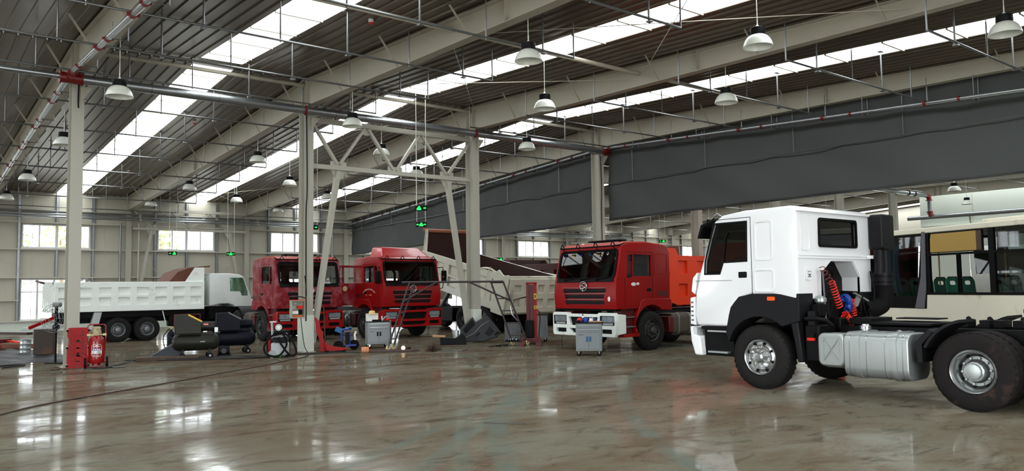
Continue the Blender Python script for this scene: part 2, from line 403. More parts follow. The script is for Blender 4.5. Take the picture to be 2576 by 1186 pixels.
m = M(); nx, ny = 8, 8
m.add([(XL, YN, 0), (XR, YN, 0), (XR, YF, 0), (XL, YF, 0)], [(0, 1, 2, 3)])
struct(m.build('floor', floorm, smooth=0))
gm = pm('pale outdoor concrete', (190, 188, 180), 0.9)
struct(M().add([(-120, -90, -0.06), (160, -90, -0.06), (160, 130, -0.06), (-120, 130, -0.06)], [(0, 1, 2, 3)]).build('ground_outside', gm, smooth=0))

# roof liner: ribbed sheets running ridge to eave, with open strips for the skylights
def skylit(x):
    for k in range(-3, 10):
        if kx(k) + 2.81 <= x <= kx(k) + 3.91: return True
    return False
for side, (ya, yb) in (('far', (21.75, YF)), ('near', (YN, 21.45))):
    m = M(); x = XL
    while x < XR - 0.01:
        w = 0.30; x1 = min(x + w, XR)
        # keep sheet edges on the skylight edges
        for k in range(-3, 10):
            for e in (kx(k) + 2.81, kx(k) + 3.91):
                if x < e - 1e-4 < x1 - 1e-3: x1 = e
        if not skylit((x + x1) / 2):
            prof = [(x, 0), (x1 - 0.09, 0), (x1 - 0.075, -0.035), (x1 - 0.045, -0.035), (x1 - 0.03, 0), (x1, 0)] if x1 - x > 0.2 else [(x, 0), (x1, 0)]
            n_ = len(prof); vs = [(a, y, roof_z(y) + b) for y in (ya, yb) for a, b in prof]
            m.add(vs, [(i, i + 1, n_ + i + 1, n_ + i) for i in range(n_ - 1)])
        x = x1
    o = struct(m.build('ceiling_' + side, liner, smooth=0)); 
    sd = o.modifiers.new('t', 'SOLIDIFY'); sd.thickness = 0.02; sd.offset = 1
# ridge cap
ridge = M().prism([(21.2, 8.02), (21.6, 8.0), (22.0, 8.02), (22.0, 8.3), (21.2, 8.3)], 'x', XL, XR)
struct(ridge.build('trim_ridge', liner))
# skylight strips with purlins crossing them
sk_names = {0: 'between the first two columns', 1: 'over the braced bay', 2: 'next to the grey canvas curtain'}
for k in range(-2, 9):
    for side, (ya, yb) in (('far', (22.0, 42.9)), ('near', (YN, 21.2))):
        t = thing('skylight', 'bright %s skylight strip %s' % ('far slope' if side == 'far' else 'near slope', sk_names.get(k, 'left of the left column, %s bay' % ORD[-k - 1].replace('nearest', 'first') if k < 0 else 'behind the grey curtain, %s bay' % ORD[k - 3].replace('nearest', 'first'))), 'skylight', (0, 0, 0), kind='structure')
        a, b = kx(k) + 2.81, kx(k) + 3.91
        M().add([(a, ya, roof_z(ya) + 0.03), (b, ya, roof_z(ya) + 0.03), (b, yb, roof_z(yb) + 0.03), (a, yb, roof_z(yb) + 0.03)], [(0, 1, 2, 3)]).build('sheet', skym, t, smooth=0)
        pmesh = M(); y = ya + (0.7 if side == 'far' else 0.3)
        while y < yb:
            pmesh.box((a, y - 0.022, roof_z(y) - 0.03), (b, y + 0.022, roof_z(y) + 0.02)); y += 1.45
        pmesh.box((a - 0.03, ya, roof_z(ya) - 0.0), (a, ya + 0.05, roof_z(ya) + 0.03))
        pmesh.build('purlin', steel, t, smooth=0)

# ------------------------------------------------------------------ columns and rafters
def hsec(w, d, tf=0.016, tw=0.012):
    return [(-w / 2, 0), (w / 2, 0), (w / 2, tf), (tw / 2, tf), (tw / 2, d - tf), (w / 2, d - tf), (w / 2, d), (-w / 2, d), (-w / 2, d - tf), (-tw / 2, d - tf), (-tw / 2, tf), (-w / 2, tf)]
col_lab = ['beige steel H column beside the red moulded board and extinguisher', 'beige steel H column holding the switchbox behind the industrial vacuum',
           'beige steel H column with a grey dashboard panel leaning at its foot', 'beige steel H column rising behind the red truck with the white bumper',
           'fifth beige column of the row, above the orange tipper', 'sixth beige column of the row, behind the white truck cab',
           'seventh beige column of the row, above the white cab roof', 'eighth beige column of the row, carrying the pipe with the red elbow']
def column(x, y, h, w, d, label, base=0, near=True):
    c = thing('steel_column', label, 'column', (x, y, 0), kind='structure')
    M().prism(hsec(w, d), 'z', 0, h).build('shaft', steel_shade, c, smooth=0)
    M().box((-w / 2 - .06, -.06, 0), (w / 2 + .06, d + .06, 0.025)).build('base_plate', steel, c)
    M().box((-w / 2, -.01, h), (w / 2, d + .01, h + .02)).build('cap_plate', steel, c)
    if base: M().box((-w / 2 - .022, -.022, 0), (w / 2 + .022, d + .022, base)).build('base_casing', whitewall, c, bevel=0.01)
    return c
for k in range(-1, 9):
    if k == 8: continue
    lab = col_lab[k] if 0 <= k < 8 else 'beige steel column left of the picture'
    c = column(kx(k), YC, 7.08, 0.27, 0.42, lab, 1.06 if k in (1, 2) else 0)
wall_lab = ['wall column at the left end of the window wall', 'wall column behind the white tipper body', 'wall column behind the white tipper cab', 'wall column at the far end of the grey canvas curtain',
            'wall column just beyond the curtain, behind the raised tipper', 'wall column between the raised tipper and red truck', 'wall column behind the red truck roof', 'wall column above the orange tipper', 'wall column far behind the white cab']
for k in range(0, 9):
    column(kx(k), YW - 0.05, 5.95, 0.27, 0.25, 'beige steel ' + wall_lab[k])
rl = ['leftmost roof rafter meeting the left column', 'roof rafter meeting the second column with the switchbox', 'roof rafter meeting the third column', 'roof rafter with the grey canvas curtain hanging under it']
brace_me = None
for k in range(-1, 9):
    x = kx(k)
    lab = 'deep beige tapered steel ' + (rl[k] if 0 <= k < 4 else ('roof rafter left of the left column' if k < 0 else 'roof rafter %s bay behind the canvas curtain' % ORD[k - 4].replace('nearest', 'first')))
    t = thing('roof_rafter', lab, 'rafter', (x, 0, 0), kind='structure')
    ys = [YN, 4, 12, 21.6, 32, YW - .05]
    web = [(y, beam_z(y)) for y in ys] + [(y, roof_z(y) - .06) for y in ys[::-1]]
    M().prism(web, 'x', -0.006, 0.006).build('web', steel, t, smooth=0)
    for nm, fz, dz in (('bottom_flange', beam_z, 0), ('top_flange', roof_z, -0.075)):
        f = M()
        for a, b in zip(ys[:-1], ys[1:]):
            f.add([(s * 0.125, y, fz(y) + dz + h) for h in (0, 0.018) for y in (a, b) for s in (-1, 1)], [(0, 1, 3, 2), (4, 6, 7, 5), (0, 4, 5, 1), (2, 3, 7, 6), (0, 2, 6, 4), (1, 5, 7, 3)])
        f.build(nm, steel, t, smooth=0)
    st = M()
    for y in (21.45, 21.78, 12.0, 32.0): st.box((-.11, y - .006, beam_z(y)), (.11, y + .006, roof_z(y) - .06))
    st.build('stiffener', steel, t, smooth=0)
    y = 1.4
    while y < 42:
        for s in (-1, 1):
            M().bar((s * 0.11, y, beam_z(y) + .02), (s * 0.62, y, roof_z(y) - .01), 0.05, 0.012, (0, 1, 0)).build('fly_brace', steel, t, smooth=0)
        y += 2.95
# ridge and mid-slope tie tubes
for k in range(0, 8):
    for y, z, nm in ((21.65, 7.82, 'ridge'), (13.95, 7.42, 'near slope')):
        o = M().cyl((kx(k) + .05, y, z), (kx(k + 1) - .05, y, z), 0.055, 10).build('tie_tube', steel)
        tag(o, 'beige round roof tie tube at the %s, %s bay right of the left column' % (nm, ORD[k].replace('nearest', 'first')), 'tie tube')
# thin crossed rods in the braced bay roof
for (p, q, lab) in (((9.7, 14.2, 7.3), (15.5, 21.3, 7.75), 'near slope rising to the ridge'), ((9.7, 21.3, 7.75), (15.5, 14.2, 7.3), 'near slope crossing the first rod'),
                    ((9.7, 21.9, 7.75), (15.5, 29.6, 7.1), 'far slope of the braced bay'), ((15.5, 21.9, 7.75), (9.7, 29.6, 7.1), 'far slope crossing its twin'),
                    ((9.7, 6.8, 7.1), (15.5, 13.8, 7.3), 'near slope closest to the camera'), ((15.5, 6.8, 7.1), (9.7, 13.8, 7.3), 'near slope crossing under the high-bay lamp'),
                    ((9.7, 35.4, 6.8), (15.5, 42.4, 6.3), 'far slope over the far windows'), ((15.5, 35.4, 6.8), (9.7, 42.4, 6.3), 'far slope crossing over the far windows')):
    o = M().cyl(p, q, 0.009, 6).build('brace_rod', steel); tag(o, 'thin pale roof cross-brace rod on the ' + lab, 'brace rod')

# ------------------------------------------------------------------ portal braces
def portal(y, x, zt, zb, label, leg_z=0.25):
    t = thing('portal_brace', label, 'portal brace', (x, y, 0))
    P = lambda u, z: (u, 0, z)
    M().bar(P(.15, zt), P(5.85, zt), .14, .14).build('top_chord', steel_shade, t, smooth=0)
    M().bar(P(.15, zb), P(5.85, zb), .13, .13).build('bottom_chord', steel_shade, t, smooth=0)
    for a, b in (((.17, zt - .08), (.98, zb + .12)), ((1.9, zt - .08), (1.06, zb + .12)), ((2.02, zt - .08), (2.92, zb + .08)), ((3.86, zt - .08), (3.02, zb + .08)), ((3.98, zt - .08), (4.9, zb + .12)), ((5.8, zt - .2), (4.98, zb + .12))):
        M().bar(P(*a), P(*b), .08, .11, (0, 1, 0)).build('diagonal', steel_shade, t, smooth=0)
    for u in (1.02, 2.97, 4.94):
        M().prism([(u - .26, zb + .2), (u + .26, zb + .2), (u + .26, zb - .05), (u + .12, zb - .3 if u != 2.97 else zb - .07), (u - .12, zb - .3 if u != 2.97 else zb - .07), (u - .26, zb - .05)], 'y', -.008, .008).build('gusset', steel_shade, t, smooth=0)
    for u in (1.96, 3.92):
        M().prism([(u - .2, zt + .07), (u + .2, zt + .07), (u + .2, zt - .14), (u + .08, zt - .28), (u - .08, zt - .28), (u - .2, zt - .14)], 'y', -.008, .008).build('gusset', steel_shade, t, smooth=0)
    for a, b in (((1.0, zb - .1), (.2, leg_z)), ((4.96, zb - .1), (5.8, leg_z))):
        M().bar(P(*a), P(*b), .14, .17, (0, 1, 0)).build('leg', steel_shade, t, smooth=0)
portal(YC + .2, kx(1), 6.82, 5.44, 'white steel portal truss between the second and third columns')
portal(YW - .26, kx(1), 5.98, 5.02, 'white steel portal truss against the window wall behind the white tipper')
portal(YW - .26, kx(6), 5.98, 5.02, 'white steel portal truss on the window wall beyond the curtain')

# ------------------------------------------------------------------ far wall
wz0, wz1, lz0, lz1 = 3.97, 5.1, 0.56, 2.5
wins = []
for k in range(-1, 9):
    a = kx(k) + 1.42; wins.append((a, wz0, a + 2.88, wz1)); wins.append((a, lz0, a + 2.75, lz1))
outer = [(XL, 0), (XR, 0), (XR, 6.72), (XL, 6.72)]
holes = [[(a, b), (c, b), (c, d), (a, d)] for a, b, c, d in wins]
struct(M().plate(outer, holes, 'y', YW + .2, YW + .28).build('wall_far', panel, smooth=0))
seam = M(); x = XL + 0.4
while x < XR: seam.box((x - .012, YW + .19, .5), (x + .012, YW + .2, 6.6)); x += 1.03
struct(seam.build('trim_wall_seams', girtm, smooth=0))
struct(M().box((XL, YW + .12, 0), (XR, YW + .2, 0.5)).build('baseboard_far', whitewall, smooth=0))
gn = ('upper girt above the windows', 'girt under the upper windows', 'girt above the lower windows', 'top girt below the eave', 'low girt beside the lower windows', 'sill girt above the low white wall')
for z, nm in zip((5.18, 3.9, 2.56, 5.75, 1.5, 0.52), gn):
    g = M()
    if z == 1.5:
        for k in range(-1, 9):
            g.box((kx(k) - 1.7, YW, z - .03), (kx(k) + 1.36, YW + .18, z + .03))
    else: g.box((XL, YW, z - .03), (XR, YW + .18, z + .03))
    struct(tag(g.build('wall_girt', girtm, smooth=0), 'long beige ' + nm + ' of the far wall', 'girt'))
for k in range(0, 9):
    for i, dx in enumerate((1.3, 2.86, 4.42)):
        x = kx(k) + dx; s_ = M()
        segs = ((0.5, lz0), (lz1 + .03, wz0 - .03), (wz1 + .05, 6.5)) if i == 1 else ((0.5, 6.5),)
        for a, b in segs:
            s_.box((x - .06, YW + .06, a), (x - .05, YW + .19, b)).box((x + .05, YW + .06, a), (x + .06, YW + .19, b)).box((x - .06, YW + .06, a), (x + .06, YW + .07, b))
        struct(tag(s_.build('wall_stud', studm, smooth=0), 'galvanised wall stud %s the windows, %s bay of the far wall' % (('left of', 'in the middle of', 'right of')[i], ORD[k].replace('nearest', 'first')), 'stud'))
    for a, b in (((.2, 3.8), (1.6, 2.66)), ((4.4, 2.66), (5.8, 3.8))):
        struct(tag(M().cyl((kx(k) + a[0], YW + .03, a[1]), (kx(k) + b[0], YW + .03, b[1]), .012, 6).build('girt_brace_rod', girtm), 'thin diagonal rod in the %s bay of the far wall' % ORD[k].replace('nearest', 'first'), 'brace rod'))
wn = 0
for (a, b, c, d) in wins:
    wn += 1; w = bpy.data.objects.new('window_%d' % wn, None); COL.objects.link(w); w.location = (a, YW + .16, 0); struct(w)
    W_, lower = c - a, b < 1
    f = M(); fr = .06
    hs = []
    mull = [0, .47 * W_ if lower else .485 * W_, W_]
    if lower:
        zt = d - .62
        for i in range(4):
            u0 = W_ * i / 4; u1 = W_ * (i + 1) / 4
            hs.append((u0 + .05, b + .06, u1 - .04, zt - .03)); hs.append((u0 + .05, zt + .03, u1 - .04, d - .06))
    else:
        for i in range(4):
            u0 = W_ * i / 4 + (.035 if i in (0, 2) else .0); u1 = W_ * (i + 1) / 4 - (.035 if i in (1, 3) else 0.)
            hs.append((u0 + .03, b + .06, u1 - .03, d - .06))
    f.plate([(0, b), (W_, b), (W_, d), (0, d)], [[(p, q), (r, q), (r, s), (p, s)] for p, q, r, s in hs], 'y', 0, .08)
    f.build('window_frame', pvc, w, smooth=0)
    g = M()
    for p, q, r, s in hs: g.add([(p, .04, q), (r, .04, q), (r, .04, s), (p, .04, s)], [(0, 1, 2, 3)])
    g.build('pane', glass_w, w, smooth=0)
    M().box((-.04, -.05, b - .04), (W_ + .04, .1, b)).build('window_sill', pvc, w, smooth=0)
# end walls and near wall with the doorways that let the daylight in
def wallp(name, outer, holes, ax, lo, hi, mat=panel): return struct(M().plate(outer, holes, ax, lo, hi).build(name, mat, smooth=0))
wallp('wall_near', [(XL, 0), (XR, 0), (XR, 7.0), (XL, 7.0)], [[(-1.0, 0.05), (8.0, 0.05), (8.0, 4.9), (-1.0, 4.9)]], 'y', YN + .0, YN + .1)
wallp('wall_left', [(YN, 0), (YF, 0), (YF, 6.8), (21.6, 8.0), (YN, 6.9)], [[(3.5, 0.05), (12.5, 0.05), (12.5, 4.9), (3.5, 4.9)], [(26, 1.0), (38, 1.0), (38, 4.2), (26, 4.2)]], 'x', XL, XL + .1)
wallp('wall_right', [(YN, 0), (YF, 0), (YF, 6.8), (21.6, 8.0), (YN, 6.9)], [[(26, 1), (38, 1), (38, 4.5), (26, 4.5)]], 'x', XR - .1, XR)
# pale partition rooms at the right end of the hall
struct(M().box((49.9, YN + .2, 0), (50.05, 22.0, 7.0)).build('wall_partition', whitewall, smooth=0))
struct(M().box((49.55, YN + .2, 0), (49.9, 21.75, 5.15)).build('wall_partition_lower', whitewall, bevel=0.02))
sm = M()
for y in (1, 4, 7, 10, 13, 16, 19): sm.box((49.885, y - .01, 5.2), (49.9, y + .01, 6.95))
struct(sm.build('trim_partition_seams', girtm, smooth=0))

# trees and a pale yard seen through the far windows
leafm = pm('pale green leaves', (140, 152, 100), 0.8, 0, 0.3, 2)  # plain pale green leaf colour with random mottling
barkm = pm('tree bark', (110, 96, 78), 0.9)
for i, (tx, ty, h) in enumerate(((5.2, 50, 5.5), (8.6, 56, 6.5), (12.5, 51, 6.0), (15.5, 60, 7.5), (20.5, 58, 6.0), (27, 57, 6.5), (38, 58, 6.2))):
    t = thing('yard_tree', 'pale green tree outside the far windows, %s from the left' % ORD[i].replace('nearest', 'first'), 'tree', (tx, ty, 0), group='trees in the yard')
    M().tube([(0, 0, -.06), (.1, 0, h * .4), (0, .1, h * .8)], [.16, .12, .05], 8).build('trunk', barkm, t)
    c = M()
    for j in range(420):
        a = random.uniform(0, 2 * PI); rr = random.uniform(.2, 1.5) ; z = random.uniform(h * .42, h)
        rr *= 1.15 - abs(z / h - .7) * 1.6
        p = Vector((rr * math.cos(a), rr * math.sin(a), z)); u = Vector((random.uniform(-1, 1), random.uniform(-1, 1), random.uniform(-1, 1))).normalized() * .14; v = u.cross(Vector((random.random(), random.random(), random.random()))).normalized() * .09
        c.add([p - u, p + v, p + u, p - v], [(0, 1, 2, 3)])
    c.build('crown', leafm, t, smooth=0)
# ------------------------------------------------------------------ fire main, branch pipes
def main_z(y): return 7.05 - 0.068 * (y - 21.4) if y > 21.4 else 7.05 - 0.045 * (21.4 - y)
def coupling(parent, p, ax, r, w=.06, nm='coupling'):
    p = Vector(p); d = Vector(ax).normalized()
    m = M().cyl(p - d * w / 2, p + d * w / 2, r * 1.22, 14)
    s = d.cross(Vector((0, 0, 1))).normalized() if abs(d.z) < .9 else Vector((1, 0, 0))
    for q in (-1, 1): m.obox(p + s * q * r * 1.35, (w * .9, w * .9, w * .9))
    return m.build(nm, redfit, parent)
t = thing('ridge_fire_main', 'fat galvanised pipe with red couplings running along the column tops', 'pipe', (0, YC - .22, 6.97))
M().tube([(3.55, 0, 0), (21.6, 0, 0.0)], .118, 20).build('pipe', galv, t)
M().tube([(-6, 0, 0.02), (3.2, 0, 0.02)], .07, 14).build('pipe', galv, t)
for x in (9.35, 15.4, 21.45): coupling(t, (x, 0, 0), (1, 0, 0), .118)
for x in (5.2, 6.9, 10.3, 10.9, 12.5, 14.6, 17.4, 19.0):
    M().cyl((x - .01, 0, 0), (x + .01, 0, 0), .122, 20).build('weld_seam', galv_thin, t)
M().tube([(3.16, 0, 0), (3.62, 0, 0)], .13, 16).tube([(3.36, .0, 0), (3.36, .26, .02)], .085, 12).tube([(3.36, 0, 0), (3.36, -.26, 0)], .085, 12).lathe([(.16, -.02), (.16, .02)], (3.16, 0, 0), 'x', 16).lathe([(.16, -.02), (.16, .02)], (3.62, 0, 0), 'x', 16).build('cross_fitting', redfit, t)
M().tube([(21.45, 0, 0), (21.75, 0, 0)], .13, 16).tube([(21.45, .0, 0), (21.45, .26, 0)], .085, 12).tube([(21.45, 0, 0), (21.45, -.26, 0)], .085, 12).build('cross_fitting', redfit, t)
for k in range(0, 4):
    M().prism([(.05, -.02), (.32, -.02), (.05, -.42)], 'y', -.01, .01).xf(Matrix.Translation((kx(k) - .02, .16, -.12)) @ Matrix.Rotation(0, 4, 'Z')).build('bracket', steel, t)
for k, x, lab in ((0, 3.36, 'sloping sprinkler main with red couplings under the leftmost rafter'), (3, 21.45, 'sloping sprinkler main with red couplings in front of the grey canvas curtain')):
    t = thing('sprinkler_main', lab, 'pipe', (x, 0, 0))
    M().tube([(0, YC - .1, main_z(YC)), (0, YF - .8, main_z(YF - .8))], .06, 12).build('pipe', galv, t)
    M().tube([(0, YC - .35, main_z(YC)), (0, YN + .5, main_z(YN))], .06, 12).build('pipe', galv, t)
    for i in range(14):
        y = 3.4 + 2.9 * i
        coupling(t, (0, y, main_z(y)), (0, 1, 0), .062, .07)
        coupling(t, (0, y - .85, main_z(y - .85)), (0, 1, 0), .06, .05)
        s = 1 if k == 0 else 1
        h = main_z(y - 1.2)
        M().tube([(0, y - 1.2, h - .07), (s * .3, y - 1.2, h - .07), (s * .3, y - 1.2, h + .36 if k == 0 else beam_z(y) + .05)], .014, 6).tube([(0, y - 1.2, h - .07), (0, y - 1.2, beam_z(y - 1.2) + .02)], .012, 6).build('hanger', galv_thin, t)
# branch lines across each slope with hangers and upright sprigs
for i in range(14):
    y = 3.4 + 2.9 * i
    z = main_z(y) + .05
    rows = (('left', -6.5, 11.45, (-5, -2, 1.2, 2.6, 4.6, 6.1, 7.6, 9.1, 10.6)), ('right', 14.92, 21.45, (16.2, 17.7, 19.2, 20.7)), ('back', 21.6, 29.5, (23, 25.2, 27.6)), ('rear', 33.0, 47.6, (34.5, 37.5, 40.5, 43.5, 46.5)))
    for nm, a, b, hx in rows:
        if nm in ('back', 'rear') and i % 1: continue
        side = {'left': 'left half of the roof', 'right': 'bay before the curtain', 'back': 'bay behind the curtain', 'rear': 'roof far behind the curtain'}[nm]
        t = thing('sprinkler_branch', 'thin galvanised sprinkler branch in the %s, %s from the camera' % (side, ORD[i]), 'pipe', (0, y, z), group='sprinkler branch pipes in the ' + side)
        M().tube([(a, 0, 0), (b, 0, 0)], .024, 8).build('pipe', galv_thin, t)
        top = roof_z(y) - z
        ends = (b,) if nm == 'left' else (a,)
        for e in ends: M().tube([(e, 0, 0), (e, 0, top - .28)], .018, 7).cyl((e, 0, top - .28), (e, 0, top - .16), .012, 6).build('end_riser', galv_thin, t)
        for j, x in enumerate(hx):
            if j % 2: M().tube([(x, 0, -.04), (x, 0, top - .25)], .016, 6).cyl((x, 0, top - .25), (x, 0, top - .12), .01, 6).build('sprinkler_riser', galv_thin, t)
            else: M().tube([(x, .03, -.05), (x, .03, top + .02)], .02, 7).box((x - .05, -.04, -.06), (x + .05, .06, -.035)).box((x - .09, -.02, top - .01), (x + .09, .08, top + .01)).build('hanger_rod', galv_thin, t)
# pipes along the window wall
for z, y, r, lab, mt in ((5.42, YW - .62, .06, 'lower bright pipe running along the window wall', galv), (5.56, YW - .5, .045, 'upper bright pipe running along the window wall', galv), (5.68, YW - .58, .035, 'thin pipe behind the pair on the window wall', galv_thin)):
    t = thing('wall_pipe', lab, 'pipe', (0, y, z))
    M().tube([(XL + .2, 0, 0), (46, 0, 0)], r, 12).build('pipe', mt, t)
    for k in range(-1, 8): M().lathe([(r * 1.25, -.04), (r * 1.25, .04)], (kx(k) + .4, 0, 0), 'x', 12).bar((kx(k), 0, 0), (kx(k), .3, 0), .04, .05).build('clip', steel, t)
o = M().tube([(kx(2) + 5.1, YW - .05, 5.4), (kx(2) + 5.1, YW - .05, .0)], .05, 10).build('downpipe', galv); tag(o, 'shiny downpipe on the window wall left of the canvas curtain', 'pipe')
o = M().tube([(kx(1) + .45, YW - .12, 5.3), (kx(1) + .45, YW - .12, .0)], .045, 10).build('downpipe', girtm); tag(o, 'beige downpipe beside the wall column behind the white tipper', 'pipe')
o = M().tube([(kx(0) + 5.6, YW - .12, 5.3), (kx(0) + 5.6, YW - .12, .0)], .05, 10).build('downpipe', galv); tag(o, 'shiny downpipe left of the wall column behind the white tipper', 'pipe')
# main with the red elbow far right
t = thing('fire_main', 'galvanised main dropping through two red elbows onto the partition wall', 'pipe', (0, YC - .22, 0))
M().tube([(39.0, 0, 6.97), (49.0, 0, 6.97)], .12, 16).build('pipe', galv, t)
M().tube([(49.3, 0, 6.75), (49.3, 0, 5.95)], .12, 16).build('pipe', galv, t)
M().tube(spline([(48.9, 0, 6.97), (49.15, 0, 6.95), (49.28, 0, 6.88), (49.3, 0, 6.7)], 4), .135, 14).lathe([(.19, -.02), (.19, .02)], (49.3, 0, 6.7), 'z', 14).build('elbow', redfit, t)
M().tube([(49.3, 0, 6.0), (49.3, -.1, 5.72)], .15, 14).lathe([(.19, -.02), (.19, .02)], (49.3, 0, 6.0), 'z', 14).build('elbow', redfit, t)
M().lathe([(.15, -.03), (.15, .03)], (46.6, 0, 6.97), 'x', 14).lathe([(.15, -.03), (.15, .03)], (47.4, 0, 6.97), 'x', 14).build('coupling', blackp, t)
t = thing('partition_pipe', 'long bright pipe along the top of the pale partition wall', 'pipe', (49.35, 0, 5.68))
M().tube([(0, YC + 1.1, 0), (0, YN + .4, 0)], .13, 16).build('pipe', galv, t)
for y in (4, 9, 14, 19): M().bar((0, y, -.1), (.18, y, -.55), .04, .04).bar((.18, y, -.1), (.18, y, -.55), .04, .04).build('bracket', steel, t)
for i, y in enumerate((8.0, 10.9, 13.8, 16.7)):
    pass

# ------------------------------------------------------------------ high-bay lamps
def lamp_meshes():
    cap = M().lathe([(.0, .15), (.12, .15), (.14, .14), (.143, .02), (.13, 0)], seg=20).mesh('lamp_cap')
    cap.materials.append(blackp)
    fins = M()
    bell = M().lathe([(.13, .01), (.18, -.02), (.225, -.07), (.255, -.13), (.272, -.19), (.278, -.215), (.27, -.215), (.262, -.19), (.245, -.13), (.215, -.075), (.17, -.03), (.12, 0)], seg=28, caps=False).mesh('lamp_bell')
    bell.materials.append(lampwhite)
    led = M().lathe([(0, -.012), (.12, -.012), (.12, -.02), (0, -.02)], seg=16).mesh('lamp_led'); led.materials.append(greybar)
    nip = M().lathe([(.03, .15), (.035, .18), (.012, .21), (.012, .3)], seg=10).mesh('lamp_nipple'); nip.materials.append(lampwhite)
    return cap, bell, led, nip
LM = lamp_meshes()
rowtext = {0: 'under the leftmost rafter', 1: 'under the rafter of the second column', 2: 'under the braced bay roof', 3: 'under the rafter of the third column', 4: 'just behind the canvas curtain', 5: 'far behind the canvas curtain'}
lamps = [(3.8, 18.05, 5.92, 0), (3.8, 24.6, 5.87, 0), (3.8, 31.7, 5.72, 0), (3.8, 37.6, 5.62, 0),
         (9.8, 11.65, 6.2, 1), (9.8, 19.1, 6.17, 1), (9.8, 26.0, 6.12, 1), (9.8, 33.6, 6.0, 1), (9.8, 39.6, 5.87, 1),
         (12.7, 8.4, 6.2, 2), (12.7, 14.5, 6.17, 2), (12.7, 22.7, 6.17, 2), (12.7, 30.2, 6.0, 2), (12.7, 36.3, 5.9, 2),
         (15.9, 5.35, 6.25, 3), (15.9, 11.45, 6.17, 3), (15.9, 19.05, 6.15, 3), (15.9, 25.7, 6.1, 3), (15.9, 33.5, 5.98, 3), (15.9, 39.3, 5.86, 3),
         (27.5, 24.0, 5.55, 4), (27.5, 31.0, 5.5, 4), (27.5, 38.0, 5.4, 4), (30.5, 17.0, 5.5, 4), (36.5, 14.6, 5.7, 5), (39.5, 30.0, 5.4, 5), (42.5, 24.0, 5.5, 5), (45.0, 17.4, 5.85, 5)]
cnt = {}
for x, y, z, r in lamps:
    i = cnt.get(r, 0); cnt[r] = i + 1
    t = thing('high_bay_lamp', 'white bell lamp %s, %s from the camera' % (rowtext[r], ORD[i]), 'lamp', (x, y, z + .235), group='high-bay lamps ' + rowtext[r])
    for nm, me in zip(('driver_cap', 'reflector', 'diode_board', 'hanging_ring'), LM): link(nm, me, t)
    M().cyl((0, 0, .28), (0, 0, roof_z(y) - z - .235), .009, 6).build('suspension_rod', lampwhite, t)

# ------------------------------------------------------------------ green exit signs
def exit_sign(x, y, z, yaw, label, left=True, top=None, both=False):
    t = thing('exit_sign', label, 'exit sign', (x, y, z), yaw)
    M().box((-.19, -.02, -.085), (.19, .02, .085)).build('housing', blackp, t, bevel=.006)
    s = -1 if left else 1
    # running figure block beside an arrow, lit green
    p = M()
    for q in ((-1, 1) if both else (s,)):
        ax = q * .125 if both else s * .11
        p.prism([(ax + q * .05, 0), (ax - q * .0, .035), (ax - q * .0, .014), (ax - q * .045, .014), (ax - q * .045, -.014), (ax, -.014), (ax, -.035)], 'y', -.024, -.0201)
    p.build('arrow', green_e, t, smooth=0)
    cx_ = 0 if both else -s * .07
    r = M().box((cx_ - .07, -.024, -.06), (cx_ + .07, -.0201, .0)).box((cx_ - .045, -.024, .006), (cx_ + .05, -.0201, .035)).box((cx_ - .015, -.024, .04), (cx_ + .03, -.0201, .066))
    r.build('running_figure', green_e, t, smooth=0)
    top = top or roof_z(y)
    for q in (-1, 1): M().cyl((q * .15, 0, .085), (q * .15, 0, top - z), .009, 6).build('hanging_rod', lampwhite, t)
exit_sign(13.0, 20.75, 4.28, math.radians(-35), 'green exit sign hung above its twin in front of the raised tipper', False)
exit_sign(14.5, 23.15, 4.0, math.radians(-35), 'lower green exit sign above the raised cream tipper body', both=True)
exit_sign(12.35, 27.2, 4.1, math.radians(-30), 'green exit sign partly behind the second column', False)
exit_sign(10.55, 38.65, 3.6, math.radians(-12), 'green exit sign under the second upper window of the wall', True)
exit_sign(12.9, 37.6, 3.57, math.radians(-18), 'green exit sign between the window and the wall column', both=True)
exit_sign(30.9, 39.9, 3.62, math.radians(-35), 'small green exit sign on the wall column beyond the raised tipper', True)
exit_sign(35.6, 30.4, 4.38, math.radians(-45), 'green exit sign above the roof of the red truck with white bumper', True)

